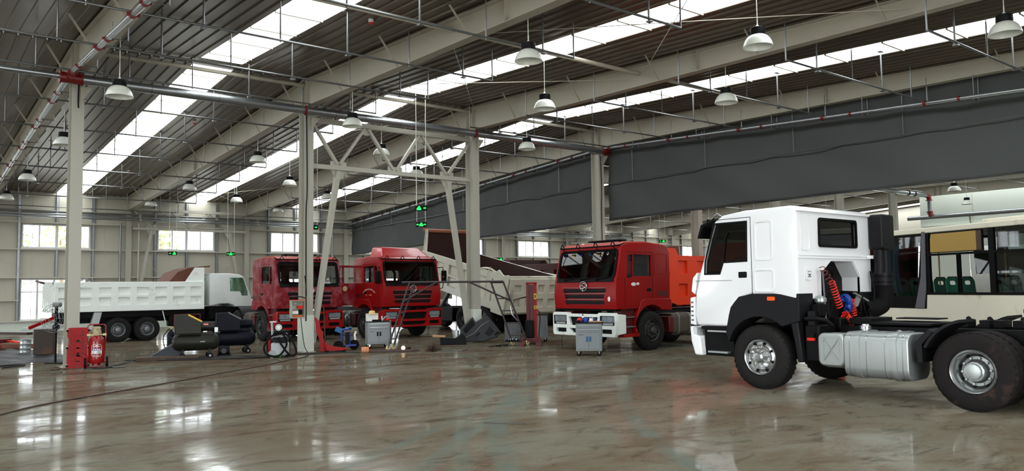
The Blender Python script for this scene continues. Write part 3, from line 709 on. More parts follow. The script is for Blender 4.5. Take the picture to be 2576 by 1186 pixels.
# ------------------------------------------------------------------ grey canvas curtain
def curtain_bottom(y): return 3.86 + (42.7 - y) * .0205 if y > 21.6 else 4.3 + .06 * math.sin((21.6 - y) / 16 * PI / 1.4) + .01 * (21.6 - y) * .4
def curtain_seam(y): return 5.27 + (42.7 - y) * .0215 if y > 21.6 else 5.73 + (21.6 - y) * .007
def canvas(name, ya, yb, label):
    t = thing('canvas_curtain', label, 'curtain', (kx(3) + .24, 0, 0))
    m = M(); ny_, nz_ = 110, 26
    for i in range(ny_ + 1):
        y = ya + (yb - ya) * i / ny_; zb = curtain_bottom(y); zt = beam_z(y) + .05
        for j in range(nz_ + 1):
            q = j / nz_; z = zt + (zb - zt) * q
            w = .05 * math.sin(y * 1.1 + 1.3 * math.sin(z * 1.7)) * q + .035 * math.sin(y * 2.7 - z * 1.9) * math.sin(z * 2.3 + y * .3) + .02 * math.sin(y * 5.3 + z * 3.1) * (1 - q)
            m.v.append((w, y, z + .015 * math.sin(y * 2.2) * q))
    for i in range(ny_):
        for j in range(nz_):
            a = i * (nz_ + 1) + j; m.f.append((a, a + 1, a + nz_ + 2, a + nz_ + 1))
    o = m.build('canvas', curtm, t, smooth=180)
    sd = o.modifiers.new('t', 'SOLIDIFY'); sd.thickness = .006
    p = [(-.09, ya + (yb - ya) * i / 20, curtain_seam(ya + (yb - ya) * i / 20)) for i in range(21)]
    M().tube(p, .018, 6).build('seam_rod', galv_thin, t)
    M().tube([(-.0, ya + (yb - ya) * i / 20, curtain_bottom(ya + (yb - ya) * i / 20)) for i in range(21)], .014, 6).build('hem_rod', curtm, t)
    n_ = int(abs(yb - ya) / 3.2)
    for i in range(n_):
        y = ya + (yb - ya) * (i + .6) / n_
        M().cyl((-.1, y, beam_z(y)), (-.1, y, curtain_seam(y)), .014, 6).build('hanger_rod', galv_thin, t)
canvas('a', 21.95, 42.6, 'far panel of the grey canvas curtain, from the third-row column to the window wall')
canvas('b', YN + .6, 21.25, 'near panel of the grey canvas curtain, above the white truck')

# conduit cables on columns
for x, z0, z1, lab in ((kx(1) - .1, 0.9, 6.9, 'dark conduit cable running down the second column'), (kx(3) - .06, 2.6, 6.8, 'dark conduit cable on the column behind the red truck'), (kx(0) + .0, 6.3, 6.9, 'short dark conduit at the top of the left column')):
    o = M().tube(spline([(x, YC - .03, z1), (x + .02, YC - .04, (z0 + z1) / 2 + .8), (x - .01, YC - .035, (z0 + z1) / 2), (x, YC - .04, z0)], 5), .016, 7).build('conduit_cable', blackp); tag(o, lab, 'cable')
# ------------------------------------------------------------------ wheels
WC = {}
def wheel_meshes(kind, R, w):
    key = (kind, R, w)
    if key in WC: return WC[key]
    h = w / 2; rr = .56 * R
    prof = [(rr, h - .03), (rr + .02, h), (rr + .06, h + .005), (R * .8, h), (R * .93, h - .015), (R * .985, h - .045)]
    n = 5
    tread = []
    for i in range(n):
        a = h - .05 - (w - .1) * i / n; b = a - (w - .1) / n
        tread += [(R, a), (R, b + .014), (R - .014, b + .012), (R - .014, b + .001)]
    prof += tread[:-2] + [(R * .985, -h + .045), (R * .93, -h + .015), (R * .8, -h), (rr, -h + .02), (rr - .01, 0), (rr, h - .03)]
    tyre = M().lathe(prof, ax='y', seg=48, caps=False)
    for j in range(36):      # shoulder lugs
        a = 2 * PI * j / 36
        for s in (-1, 1):
            mm = M().obox((R - .011, s * (h - .05), 0), (.009, .055, R * .085))
            tyre.add([Matrix.Rotation(a, 4, 'Y') @ Vector(v) for v in mm.v], mm.f)
    tyre = tyre.mesh('tyre')
    rim = M(); hub = M(); nuts = M()
    if kind == 'front':      # convex disc, hub and nuts stand out
        rim.lathe([(rr + .005, h - .02), (rr - .012, h + .006), (rr - .03, h - .01), (rr - .045, h - .06), (rr - .09, h - .05), (rr * .66, h - .012), (rr * .3, h - .02), (0.0, h - .02)], ax='y', seg=36, caps=False)
        hub.lathe([(rr * .33, h - .02), (rr * .31, h + .05), (rr * .24, h + .075), (.0, h + .08)], ax='y', seg=24)
        for j in range(10):
            a = 2 * PI * j / 10
            nuts.lathe([(.022, h - .02), (.022, h + .02), (.012, h + .035), (0, h + .038)], (rr * .56 * math.cos(a), 0, rr * .56 * math.sin(a)), 'y', 8)
        for j in range(8):
            a = 2 * PI * (j + .5) / 8
            nuts.lathe([(.014, h - .02), (.014, h + .018), (0, h + .022)], (rr * .38 * math.cos(a), 0, rr * .38 * math.sin(a)), 'y', 6)
        nuts.lathe([(rr * .34, h - .016), (rr * .62, h - .008)], ax='y', seg=30, caps=False)
        holes = M()
        for j in range(8):
            a = 2 * PI * (j + .2) / 8
            holes.lathe([(.024, h - .05), (.024, h - .034), (0, h - .034)], (rr * .79 * math.cos(a), 0.005, rr * .79 * math.sin(a)), 'y', 10)
        disc = None
    else:                    # deep dish
        rim.lathe([(rr + .005, h - .02), (rr - .012, h + .004), (rr - .03, h - .015), (rr - .045, h - .06), (rr - .06, h - .13), (rr - .07, h - .19)], ax='y', seg=36, caps=False)
        disc = M().lathe([(rr - .068, h - .185), (rr * .72, h - .2), (rr * .45, h - .17), (0, h - .17)], ax='y', seg=36, caps=False)
        hub.lathe([(rr * .46, h - .17), (rr * .44, h - .06), (rr * .38, h - .045), (rr * .36, h - .01), (rr * .3, h - .005), (0, h - .005)], ax='y', seg=12)
        for j in range(10):
            a = 2 * PI * j / 10
            nuts.lathe([(.02, h - .18), (.02, h - .14), (.0, h - .13)], (rr * .6 * math.cos(a), 0, rr * .6 * math.sin(a)), 'y', 6)
        nuts.lathe([(rr * .54, h - .174), (rr * .67, h - .186)], ax='y', seg=30, caps=False)
        holes = M()
        for j in range(8):
            a = 2 * PI * (j + .2) / 8
            holes.lathe([(.034, h - .2), (.034, h - .186), (0, h - .186)], (rr * .8 * math.cos(a), 0, rr * .8 * math.sin(a)), 'y', 10)
    WC[key] = (tyre, rim.mesh('rim'), hub.mesh('hub'), nuts.mesh('nuts'), holes.mesh('holes', 0), disc.mesh('disc') if disc else None)
    return WC[key]
def wheel(parent, x, y, side, kind='front', R=.54, w=.3, rimmat=None, hubmat=None, tyrem_=None, z=None, dual=False, steer=0):
    """side: +1 outer face towards +y, -1 towards -y"""
    ms = wheel_meshes(kind, R, w)
    def lk(nm, me, par, mat):
        o = bpy.data.objects.new(nm, me); COL.objects.link(o); o.parent = par
        if not me.materials: me.materials.append(None)
        o.material_slots[0].link = 'OBJECT'; o.material_slots[0].material = mat
        return o
    o = lk('wheel', ms[0], parent, tyrem_ or tyrem)
    o.location = (x, y, R if z is None else z); o.rotation_euler = (0, random.uniform(0, 3), (0 if side > 0 else PI) + steer)
    lk('rim', ms[1], o, rimmat or rimgrey); lk('hub', ms[2], o, hubmat or rimmat or rimgrey)
    lk('wheel_bolts', ms[3], o, hubmat or rimmat or rimgrey); lk('hand_holes', ms[4], o, black)
    if ms[5]: lk('disc', ms[5], o, rimdark if rimmat is chrome else (rimmat or rimgrey))
    if dual:
        i = lk('wheel', ms[0], parent, tyrem_ or tyrem); i.location = (x, y - side * (w + .045), R if z is None else z); i.rotation_euler = (0, 1, 0 if side > 0 else PI)
    return o

# ------------------------------------------------------------------ chassis for the tractors
def chassis(t, x0, x1, zt=1.05, hw=.42, mat=None, drive=(), R=.54, hy=1.17, w=.3, rim=None, worn=None, front=True, frim=None, fsteer=0):
    mat = mat or blackp
    for s in (-1, 1): M().box((x0, s * hw - .04, zt - .28), (x1, s * hw + .04, zt)).build('frame_rail', mat, t, bevel=.01)
    c = M()
    x = x0 + .3
    while x < x1 - .2: c.box((x - .05, -hw, zt - .22), (x + .05, hw, zt - .08)); x += 1.1
    c.build('cross_member', mat, t)
    if front:
        M().cyl((0, -.95, R - .02), (0, .95, R - .02), .07, 10).box((-.5, -.5, R), (.5, -.42, R + .1)).box((-.5, .42, R), (.5, .5, R + .1)).build('front_axle', mat, t)
        for s in (-1, 1): wheel(t, 0, s * (hy - w / 2 + .02), s, 'front', R, w, frim or rim, steer=fsteer)
    for dx in drive:
        M().cyl((dx, -.9, R), (dx, .9, R), .09, 10).ball((dx, 0, R), (.26, .24, .26), 12).box((dx - .5, .44, R + .05), (dx + .5, .52, R + .17)).box((dx - .5, -.52, R + .05), (dx + .5, -.44, R + .17)).build('rear_axle', mat, t)
        for s in (-1, 1): wheel(t, dx, s * (hy - w / 2 + .02), s, 'rear', R, w, rim, tyrem_=worn, dual=True)

# ------------------------------------------------------------------ the white tractor cab (also used on the white tippers)
def howo_cab(t, paint, glassm=None, details=True, door_open=False, glazed=True, interior_white=False):
    hw = 1.22
    prof = [(-.76, 1.5), (-.78, 2.95), (-.70, 3.06), (.2, 3.05), (.66, 3.0), (.84, 2.9), (1.0, 2.5), (1.2, 1.98), (1.30, 1.62), (1.33, 1.22), (1.28, 1.04), (.62, 1.04), (.52, 1.36), (.36, 1.54), (.12, 1.60), (-.3, 1.6)]
    body = M().prism(prof, 'y', -hw, hw)
    inner = M().prism([(-.71, 1.62), (-.72, 2.9), (.60, 2.93), (.78, 2.84), (1.13, 1.98), (1.23, 1.3), (1.2, 1.12), (.7, 1.12), (.6, 1.45), (.3, 1.66)], 'y', -hw + .06, hw - .06)
    cuts = [inner]
    win = [(.82, 2.84), (.18, 2.84), (.2, 2.19), (.68, 2.18), (.76, 1.98), (1.06, 1.98), (1.04, 2.2), (.9, 2.62)]
    cuts.append(M().prism(win, 'y', -hw - .1, hw + .1))
    cuts.append(M().prism([(.97, 2.02), (1.5, 2.02), (1.5, 2.85), (.6, 2.85), (.80, 2.50)], 'y', -hw + .12, hw - .12))       # windscreen
    cuts.append(M().prism([(-.5, 2.42), (.69, 2.42), (.69, 2.84), (-.5, 2.84)] if not details else rrect(-.67, 2.41, .54, 2.85, .05), 'x', -.9, -.66))
    if details:
        tun = [(-.80, 1.4), (-.80, 1.88), (-.56, 2.16), (.16, 2.16), (.5, 1.94), (.5, 1.4)]
        cuts.append(M().prism(tun, 'x', -.9, -.40))
    r = carve(body, cuts, bevel=.045, bangle=30)
    cab = r.build('cab', paint, t, smooth=32)
    if details:
        tn = M()
        tun2 = [(-.80, 1.45), (-.80, 1.88), (-.56, 2.16), (.16, 2.16), (.5, 1.94), (.5, 1.45)]
        # lining of the engine tunnel
        for a, b in zip(tun2[:-1], tun2[1:]):
            tq = M().add([(-.75, a[0], a[1]), (-.75, b[0], b[1]), (-.41, b[0], b[1]), (-.41, a[0], a[1])], [(0, 1, 2, 3)]).build('engine_tunnel', paint if a[0] < -.5 else blackp, t, smooth=0); sq_ = tq.modifiers.new('t', 'SOLIDIFY'); sq_.thickness = .012
        M().plate([(-.80, 1.45), (-.80, 1.88), (-.56, 2.16), (.16, 2.16), (.5, 1.94), (.5, 1.45)], [rrect(-.5, 1.5, .42, 2.02, .12)], 'x', -.42, -.405).build('engine_tunnel_back', blackp, t, smooth=0)
        M().box((-.41, -.78, 1.45), (-.39, .48, 2.14)).build('engine_tunnel_back', blackp, t)
        # pressed panels and shut lines
        for s in (1, -1):
            y0 = s * (hw + .004)
            for rc in ((-.34, 2.17, .02, 2.85), (-.35, 1.64, .05, 2.03)):
                a = rrect(*rc, .06); b = rrect(rc[0] + .035, rc[1] + .035, rc[2] - .035, rc[3] - .035, .045)
                M().plate(a, [b], 'y', s * (hw - .002), s * (hw + .012)).build('pressed_panel', paint, t, bevel=.006, smooth=30)
            M().box((.085, s * (hw - .01), 1.6), (.095, s * (hw + .0025), 2.93)).box((.095, s * (hw - .01), 2.92), (.82, s * (hw + .0025), 2.93)).box((.5, s * (hw - .01), 1.84), (1.30, s * (hw + .0025), 1.847)).build('shut_line', plastic, t, smooth=0)
            M().prism(rrect(.19, 1.885, .36, 1.99, .02), 'y', s * (hw - .02), s * (hw + .004)).build('door_handle', blackp, t)
            # window surround
            wo = [(.86, 2.87), (.15, 2.87), (.17, 2.16), (.66, 2.15), (.74, 1.95), (1.09, 1.95), (1.07, 2.2), (.93, 2.63)]
            M().plate(wo, [win], 'y', s * (hw - .03), s * (hw + .006)).build('window_seal', blackp, t, smooth=0)
            M().bar((.68, s * (hw - .02), 2.18), (.62, s * (hw - .02), 2.6), .025, .03, (0, 1, 0)).bar((.62, s * (hw - .02), 2.6), (.56, s * (hw - .02), 2.7), .025, .03, (0, 1, 0)).bar((.57, s * (hw - .02), 2.7), (.19, s * (hw - .02), 2.7), .025, .03, (0, 1, 0)).build('quarter_light_frame', blackp, t, smooth=0)
        M().plate(rrect(-.70, 2.38, .57, 2.88, .06), [rrect(-.66, 2.42, .53, 2.84, .05)], 'x', -.80, -.765).build('window_seal', blackp, t, smooth=0)
        M().plate(rrect(.82, 2.32, 1.1, 2.95, .06), [rrect(.84, 2.34, 1.08, 2.93, .05)], 'x', -.785, -.77).build('pressed_panel', paint, t, smooth=0)
        M().box((-.79, -1.16, 2.235), (-.77, 1.18, 2.25)).box((-.788, -1.16, 2.19), (-.77, 1.18, 2.2)).build('rear_pressed_line', paint, t)
        M().prism(rrect(.82, 1.83, .98, 2.02, .03), 'x', -.79, -.77).build('vent_cover', paint, t)
        M().box((-.795, .85, 1.88), (-.789, .95, 1.89)).box((-.795, .85, 1.92), (-.789, .95, 1.93)).box((-.795, .85, 1.965), (-.789, .95, 1.972)).obox((-.792, .9, 1.905), (.005, .03, .02)).build('vent_slot', blackp, t)
        # roof rear lip
        M().box((-.82, -1.2, 2.96), (-.74, 1.2, 2.975)).build('roof_lip', paint, t, bevel=.005)
        # nose corner pieces, step light strip, bumper
        for s in (1, -1):
            M().prism([(1.26, 2.0), (1.36, 1.9), (1.4, 1.66), (1.33, 1.6), (1.30, 1.68)], 'y', s * (hw - .14), s * (hw - .01)).build('corner_panel', paint, t, bevel=.012)
            M().prism([(1.32, 1.56), (1.43, 1.54), (1.44, 1.06), (1.32, 1.04)], 'y', s * (hw - .12), s * (hw - .01)).build('wind_deflector', paint, t, bevel=.015)
            for z in (1.12, 1.2, 1.28, 1.36, 1.44): M().box((1.36, s * (hw - .012), z), (1.41, s * (hw - .004), z + .03)).build('deflector_slot', greybar, t)
        bp = [(1.20, .5), (1.36, .5), (1.44, .75), (1.46, 1.02), (1.38, 1.02), (1.36, .88), (1.24, .84)]
        M().prism(bp, 'y', -hw + .01, hw - .01).build('bumper', paint, t, bevel=.03)
        for s in (1, -1): M().prism(rrect(1.30, .87, 1.44, 1.0, .02), 'y', s * (hw - .35), s * (hw - .015)).build('headlight', lamph, t)
        for z in (1.2, 1.36, 1.52): M().box((1.31, -.9, z), (1.37, .9, z + .06)).build('grille_bar', blackp, t)
        # entry steps below the door
        for s in (1, -1):
            M().box((.60, s * .92, .5), (1.22, s * 1.08, 1.0)).build('step_well', blackp, t)
            for z in (.93, .56): M().box((.66, s * 1.0, z), (1.08, s * 1.19, z + .03)).build('step_tread', alu, t, label='ribbed metal step tread')
            M().box((.62, s * 1.08, .98), (1.2, s * 1.2, 1.03)).build('step_edge', blackp, t)
            # arch extension and mudguard
            outer_ = [(.66, 1.02), (.54, 1.40), (.36, 1.58), (.1, 1.63), (-.76, 1.63), (-.76, 1.2), (-.6, 1.14)]
            inner_ = arc(-.02, .62, .62, 155, 22, 12)
            M().prism([(.66, .95), (.57, 1.38), (.38, 1.56), (.12, 1.61), (-.77, 1.61), (-.77, 1.16)] + [p for p in arc(-.02, .56, .66, 130, 18, 12)], 'y', s * .78, s * (hw - .004)).build('wheel_arch_panel', plastic, t, bevel=.01)
            M().prism([(-.58, 1.2), (-.72, 1.2), (-.8, .5), (-.7, .5), (-.66, .8)], 'y', s * .86, s * 1.2).build('mudguard', plastic, t, bevel=.02)
        M().prism(rrect(-.34, 1.495, -.2, 1.56, .015), 'y', hw - .01, hw + .02).build('side_marker', lens_o, t, label='orange side marker lamp')
        # sun visor at the top of the windscreen
        M().prism([(.86, 2.97), (1.16, 2.86), (1.24, 2.62), (1.2, 2.62), (1.1, 2.82), (.84, 2.93)], 'y', -hw + .1, hw - .02).build('sun_visor', blackp, t, bevel=.01)
        for y in (hw - .1, 0, -hw + .2): M().tube([(.74, y, 2.98), (.84, y, 3.05), (.95, y, 2.96), (1.1, y, 2.88)], .012, 6).build('visor_bracket', chrome, t)
    g = glassm or glass_c
    if glazed:
        for s in (1, -1): M().prism(win, 'y', s * (hw - .035), s * (hw - .03)).build('side_window', g, t, smooth=0)
        M().add([(1.19, -hw + .1, 2.0), (1.19, hw - .1, 2.0), (.86, hw - .1, 2.87), (.86, -hw + .1, 2.87)], [(0, 1, 2, 3)]).build('windscreen', g, t, smooth=0)
        M().add([(-.755, -.68, 2.4), (-.755, .55, 2.4), (-.755, .55, 2.86), (-.755, -.68, 2.86)], [(0, 1, 2, 3)]).build('rear_window', glass_d, t, smooth=0)
    # interior
    M().box((.82, -1.1, 1.66), (1.14, 1.1, 2.02)).build('dashboard', plastic, t, bevel=.04)
    for y in (.68, -.68): M().box((-.1, y - .25, 1.8), (.36, y + .25, 1.94)).obox((-.12, y, 2.22), (.12, .46, .62), (0, -.15, 0)).box((0, y - .15, 1.62), (.25, y + .15, 1.8)).build('seat', seatm, t, bevel=.04)
    sw = [(.66 + .12 * math.sin(a) * .55, .68 + .21 * math.cos(a), 2.1 + .2 * math.sin(a) * .8) for a in [2 * PI * i / 20 for i in range(20)]]
    M().tube(sw, .016, 7, closed=True).cyl((.66, .68, 2.1), (.9, .68, 1.9), .02).bar((.66, .48, 2.1), (.66, .88, 2.1), .03, .02).build('steering_wheel', blackp, t)

def coil(p, q, r, turns, wr, seg=9):
    p, q = Vector(p), Vector(q); d = q - p; n = d.normalized(); u = n.cross(Vector((0.3, .9, .2))).normalized(); w = n.cross(u)
    return [p + d * (i / (turns * seg)) + (u * math.cos(2 * PI * i / seg) + w * math.sin(2 * PI * i / seg)) * r for i in range(turns * seg + 1)]

# ------------------------------------------------------------------ white tractor unit, front right
t = thing('tractor_truck', 'white tractor unit with bare chassis and silver fuel tank, right foreground', 'truck', (12.82, 7.86, 0), PI / 2)
howo_cab(t, wpaint)
chassis(t, 1.15, -5.6, 1.06, .43, blackp, (-3.36, -4.72), .54, 1.2, .31, rimdark, tyre_worn, frim=chrome) if False else None
for s in (-1, 1): M().box((-5.6, s * .43 - .04, .80), (1.1, s * .43 + .04, 1.08)).build('frame_rail', blackp, t, bevel=.01)
cm = M()
for x in (-.9, -2.0, -2.9, -4.0, -5.2): cm.box((x - .06, -.42, .84), (x + .06, .42, 1.0))
cm.build('cross_member', blackp, t)
M().cyl((0, -.95, .5), (0, .95, .5), .07, 10).box((-.6, .40, .56), (.6, .48, .66)).box((-.6, -.48, .56), (.6, -.40, .66)).build('front_axle', blackp, t)
for s in (-1, 1): wheel(t, 0, s * 1.06, s, 'front', .54, .31, chrome, chrome)
for dx in (-3.34, -4.72):
    M().cyl((dx, -.9, .54), (dx, .9, .54), .09, 10).ball((dx, 0, .56), (.26, .24, .28), 12).build('rear_axle', blackp, t)
    for s in (-1, 1): wheel(t, dx, s * 1.1, s, 'rear', .54, .30, chrome, alu, tyre_worn, dual=True)
    for s in (-1, 1):
        M().box((dx - .55, s * .48, .75), (dx + .6, s * .56, .86)).build('leaf_spring', blackp, t)
# fenders between tank and rear wheel
for s in (1, -1):
    M().prism(arc(-3.34, .54, .72, 25, 75, 7) + arc(-3.34, .54, .68, 75, 25, 7), 'y', s * .62, s * 1.2).build('rear_mudguard', plastic, t, smooth=40)
    M().prism([(-2.66, .62), (-2.6, .62), (-2.56, .9), (-2.76, 1.1), (-2.82, 1.06), (-2.66, .88)], 'y', s * .55, s * 1.18).build('mudguard_stay', plastic, t)
# fuel tank
tk = M().prism(rrect(.52, .33, 1.22, 1.02, .16, 6), 'x', -2.48, -1.5)
o = tk.build('fuel_tank', alu, t, bevel=.02, smooth=50)
for x in (-1.72, -2.28):
    a = rrect(.505, .315, 1.235, 1.035, .17, 6); b = rrect(.53, .34, 1.21, 1.01, .155, 6)
    M().plate(a, [b], 'x', x - .035, x + .035).build('tank_strap', alu, t, smooth=40)
for x in (-1.6, -1.86, -2.14, -2.4):
    a = rrect(.514, .324, 1.226, 1.026, .165, 6); b = rrect(.53, .34, 1.21, 1.01, .155, 6)
    M().plate(a, [b], 'x', x - .006, x + .006).build('tank_rib', chrome, t, smooth=40)
M().lathe([(.06, 0), (.06, .05), (.085, .05), (.085, .1), (.06, .11), (.05, .13), (0, .13)], (-1.68, .86, 1.0), 'z', 16).build('filler_cap', chrome, t)
M().lathe([(.03, 0), (.045, .03), (0, .05)], (-2.2, .86, 1.01), 'z', 12).build('fuel_sender', chrome, t)
# small square tank ahead of it
M().prism(rrect(.66, .44, 1.14, .98, .12, 5), 'x', -1.42, -1.12).build('battery_cover', alu, t, bevel=.015, smooth=50)
M().prism(rrect(-1.5, .47, -1.06, .99, .10, 5), 'y', 1.10, 1.2).build('storage_box_lid', alu, t, bevel=.03)
M().bar((-1.42, 1.21, .56), (-1.16, 1.21, .92), .015, .02, (0, 1, 0)).bar((-1.16, 1.21, .56), (-1.42, 1.21, .92), .015, .02, (0, 1, 0)).plate([(-1.43, .54), (-1.15, .54), (-1.15, .94), (-1.43, .94)], [[(-1.41, .56), (-1.17, .56), (-1.17, .92), (-1.41, .92)]], 'y', 1.2, 1.212).build('lid_pressing', alu, t)
# cab-rear clutter: air stack, engine, hoses
st = M().prism(rrect(-1.56, 2.36, -1.1, 3.0, .06), 'x', -1.05, -.80)
st.build('air_intake_hood', plastic, t, bevel=.03)
for y in (-1.22, -1.42): M().tube([(-.92, y, 2.4), (-.92, y, 2.05), (-.92, y + (.03 if y > -1.3 else .0), 1.9)], .085, 12).build('air_intake_pipe', plastic, t)
M().tube([(-.92, -1.32, 1.95), (-.92, -1.32, 1.72)], .17, 16).build('air_intake_collar', plastic, t)
for z in (1.88, 1.78): M().cyl((-.92, -1.32, z - .015), (-.92, -1.32, z + .015), .182, 16).build('hose_clamp', blackp, t)
M().tube(spline([(-.92, -1.32, 1.75), (-.92, -1.32, 1.55), (-.90, -1.26, 1.38), (-.86, -1.05, 1.3), (-.8, -.8, 1.28)], 5), .155, 14).build('air_intake_elbow', black, t)
M().tube([(-.83, -1.05, 1.98), (-.86, -1.1, 1.6), (-.9, -1.0, 1.42), (-.9, -.8, 1.38)], .02, 7).build('elbow_stay', blackp, t)
M().box((-.78, -1.12, 2.2), (-.86, -1.04, 2.26)).build('stack_bracket', wpaint, t)
M().obox((-.35, 0, 1.25), (.9, .7, .55)).obox((-.5, .1, 1.55), (.5, .5, .2)).cyl((-.85, -.2, 1.2), (-.5, -.2, 1.2), .2, 14).obox((-.95, .35, 1.1), (.25, .3, .2)).build('engine', blackp, t, bevel=.02)
M().obox((-.86, .74, 1.33), (.14, .3, .2)).cyl((-.9, .62, 1.4), (-.8, .62, 1.4), .09, 12).obox((-.88, 1.0, 1.2), (.12, .2, .25), (0, 0, .3)).build('valve_block', blackp, t, bevel=.01)
M().lathe([(.07, 0), (.1, .03), (.1, .08), (.06, .12), (0, .13)], (-.84, .68, 1.44), 'z', 14).build('reservoir_cap', alu, t)
M().prism([(-.3, 1.36), (-.5, 1.36), (-.62, 1.5), (-.5, 1.56)], 'x', -.86, -.84).obox((-.86, -.62, 1.52), (.04, .5, .03), (.3, 0, 0)).build('tunnel_bracket', alu, t)
fl = M()
for i in range(9):
    a = random.uniform(-.9, .6); b = a + random.uniform(-.4, .4)
    fl.tube(spline([(-.84 - random.random() * .1, a, random.uniform(1.35, 1.6)), (-.95, (a + b) / 2 + .1, random.uniform(1.15, 1.35)), (-.9, b, random.uniform(1.08, 1.25))], 5), .011, 6)
fl.build('cable_loom', blackp, t)
M().tube([(-.90, .68, 1.98), (-.92, .67, 1.18)], .014, 7).bar((-.90, .74, 1.98), (-.90, .6, 1.98), .03, .02).build('hose_stand', greybar, t)
M().tube(coil((-.9, .72, 2.03), (-.98, .5, 1.72), .05, 5, .01), .007, 6).build('coiled_hose', redfit, t, label='dark red coiled air hose')
M().tube(coil((-.96, .52, 1.8), (-1.0, .36, 1.36), .05, 10, .012), .010, 6).build('coiled_hose', lens_r, t, label='red coiled air hose')
M().tube(coil((-1.0, -.04, 1.5), (-1.02, -.06, 1.2), .045, 7, .012), .010, 6).build('coiled_hose', lens_r, t, label='red coiled air hose')
M().tube(coil((-1.03, .28, 1.24), (-1.03, .10, 1.08), .07, 6, .014), .013, 6).build('coiled_hose', lens_r, t, label='red coiled air hose')
pts = []
for i in range(110):
    a = -2.2 + 3.4 * i / 109; c = Vector((-1.02, .22 - .12 * math.cos(a), 1.42 - .11 * math.sin(a))); rr = .055
    ph = 2 * PI * i / 9; nrm = Vector((0, -math.cos(a), -math.sin(a)))
    pts.append(c + nrm * rr * math.cos(ph) + Vector((1, 0, 0)) * rr * math.sin(ph))
M().tube(pts, .012, 6).build('coiled_hose', bluep, t, label='blue coiled air hose')
# side battery frame, hanging lamp and rear deck
M().box((-1.05, .62, .52), (-.8, 1.12, 1.1)).build('battery_box', blackp, t, bevel=.02)
M().tube([(-.82, 1.14, 1.2), (-1.02, 1.1, 1.2), (-1.1, 1.0, 1.18), (-1.14, .9, 1.1)], .035, 8).build('handrail', blackp, t); M().cyl((-.9, 1.08, .66), (-1.12, 1.08, .66), .025, 8).build('step_rail', blackp, t)
M().tube(spline([(-.98, 1.12, 1.2), (-1.0, 1.16, 1.05), (-.93, 1.17, .97)], 5), .006, 5).build('lamp_wire', blackp, t)
M().box((-.99, 1.13, .90), (-.87, 1.18, .97)).build('loose_marker_lamp', blackp, t)
M().box((-.99, 1.13, .855), (-.87, 1.182, .90)).build('loose_marker_lens', lens_r, t)
M().box((-2.5, -.4, 1.1), (-1.5, .5, 1.14)).box((-1.2, -.3, 1.1), (-1.55, .45, 1.2)).build('deck_plate', blackp, t, bevel=.01)
M().box((-2.4, -.35, 1.18), (-1.75, -.0, 1.2)).build('chequer_plate', blackp, t)
for x in (-2.7, -3.0, -3.2, -3.45): M().obox((x, -.3, 1.13), (.14, .3, .1)).cyl((x, -.5, 1.12), (x, -.35, 1.2), .035, 8).build('suspension_bracket', blackp, t)
fw = M().prism([(-.5, .0), (-.46, .34), (-.3, .46), (.5, .46), (.5, -.46), (-.3, -.46), (-.46, -.34)], 'z', 1.30, 1.38).xf(Matrix.Translation((-4.15, 0, 0)) @ Matrix.Scale(-1, 4, (1, 0, 0)))
fw.build('fifth_wheel_plate', black, t, bevel=.02)
M().prism([(-3.8, 1.1), (-4.5, 1.1), (-4.3, 1.3), (-4.0, 1.3)], 'y', -.4, .4).build('fifth_wheel_mount', blackp, t)
M().tube([(-1.1, 1.0, .62), (-1.6, .7, .62)], .1, 12).build('exhaust', rimdark, t)
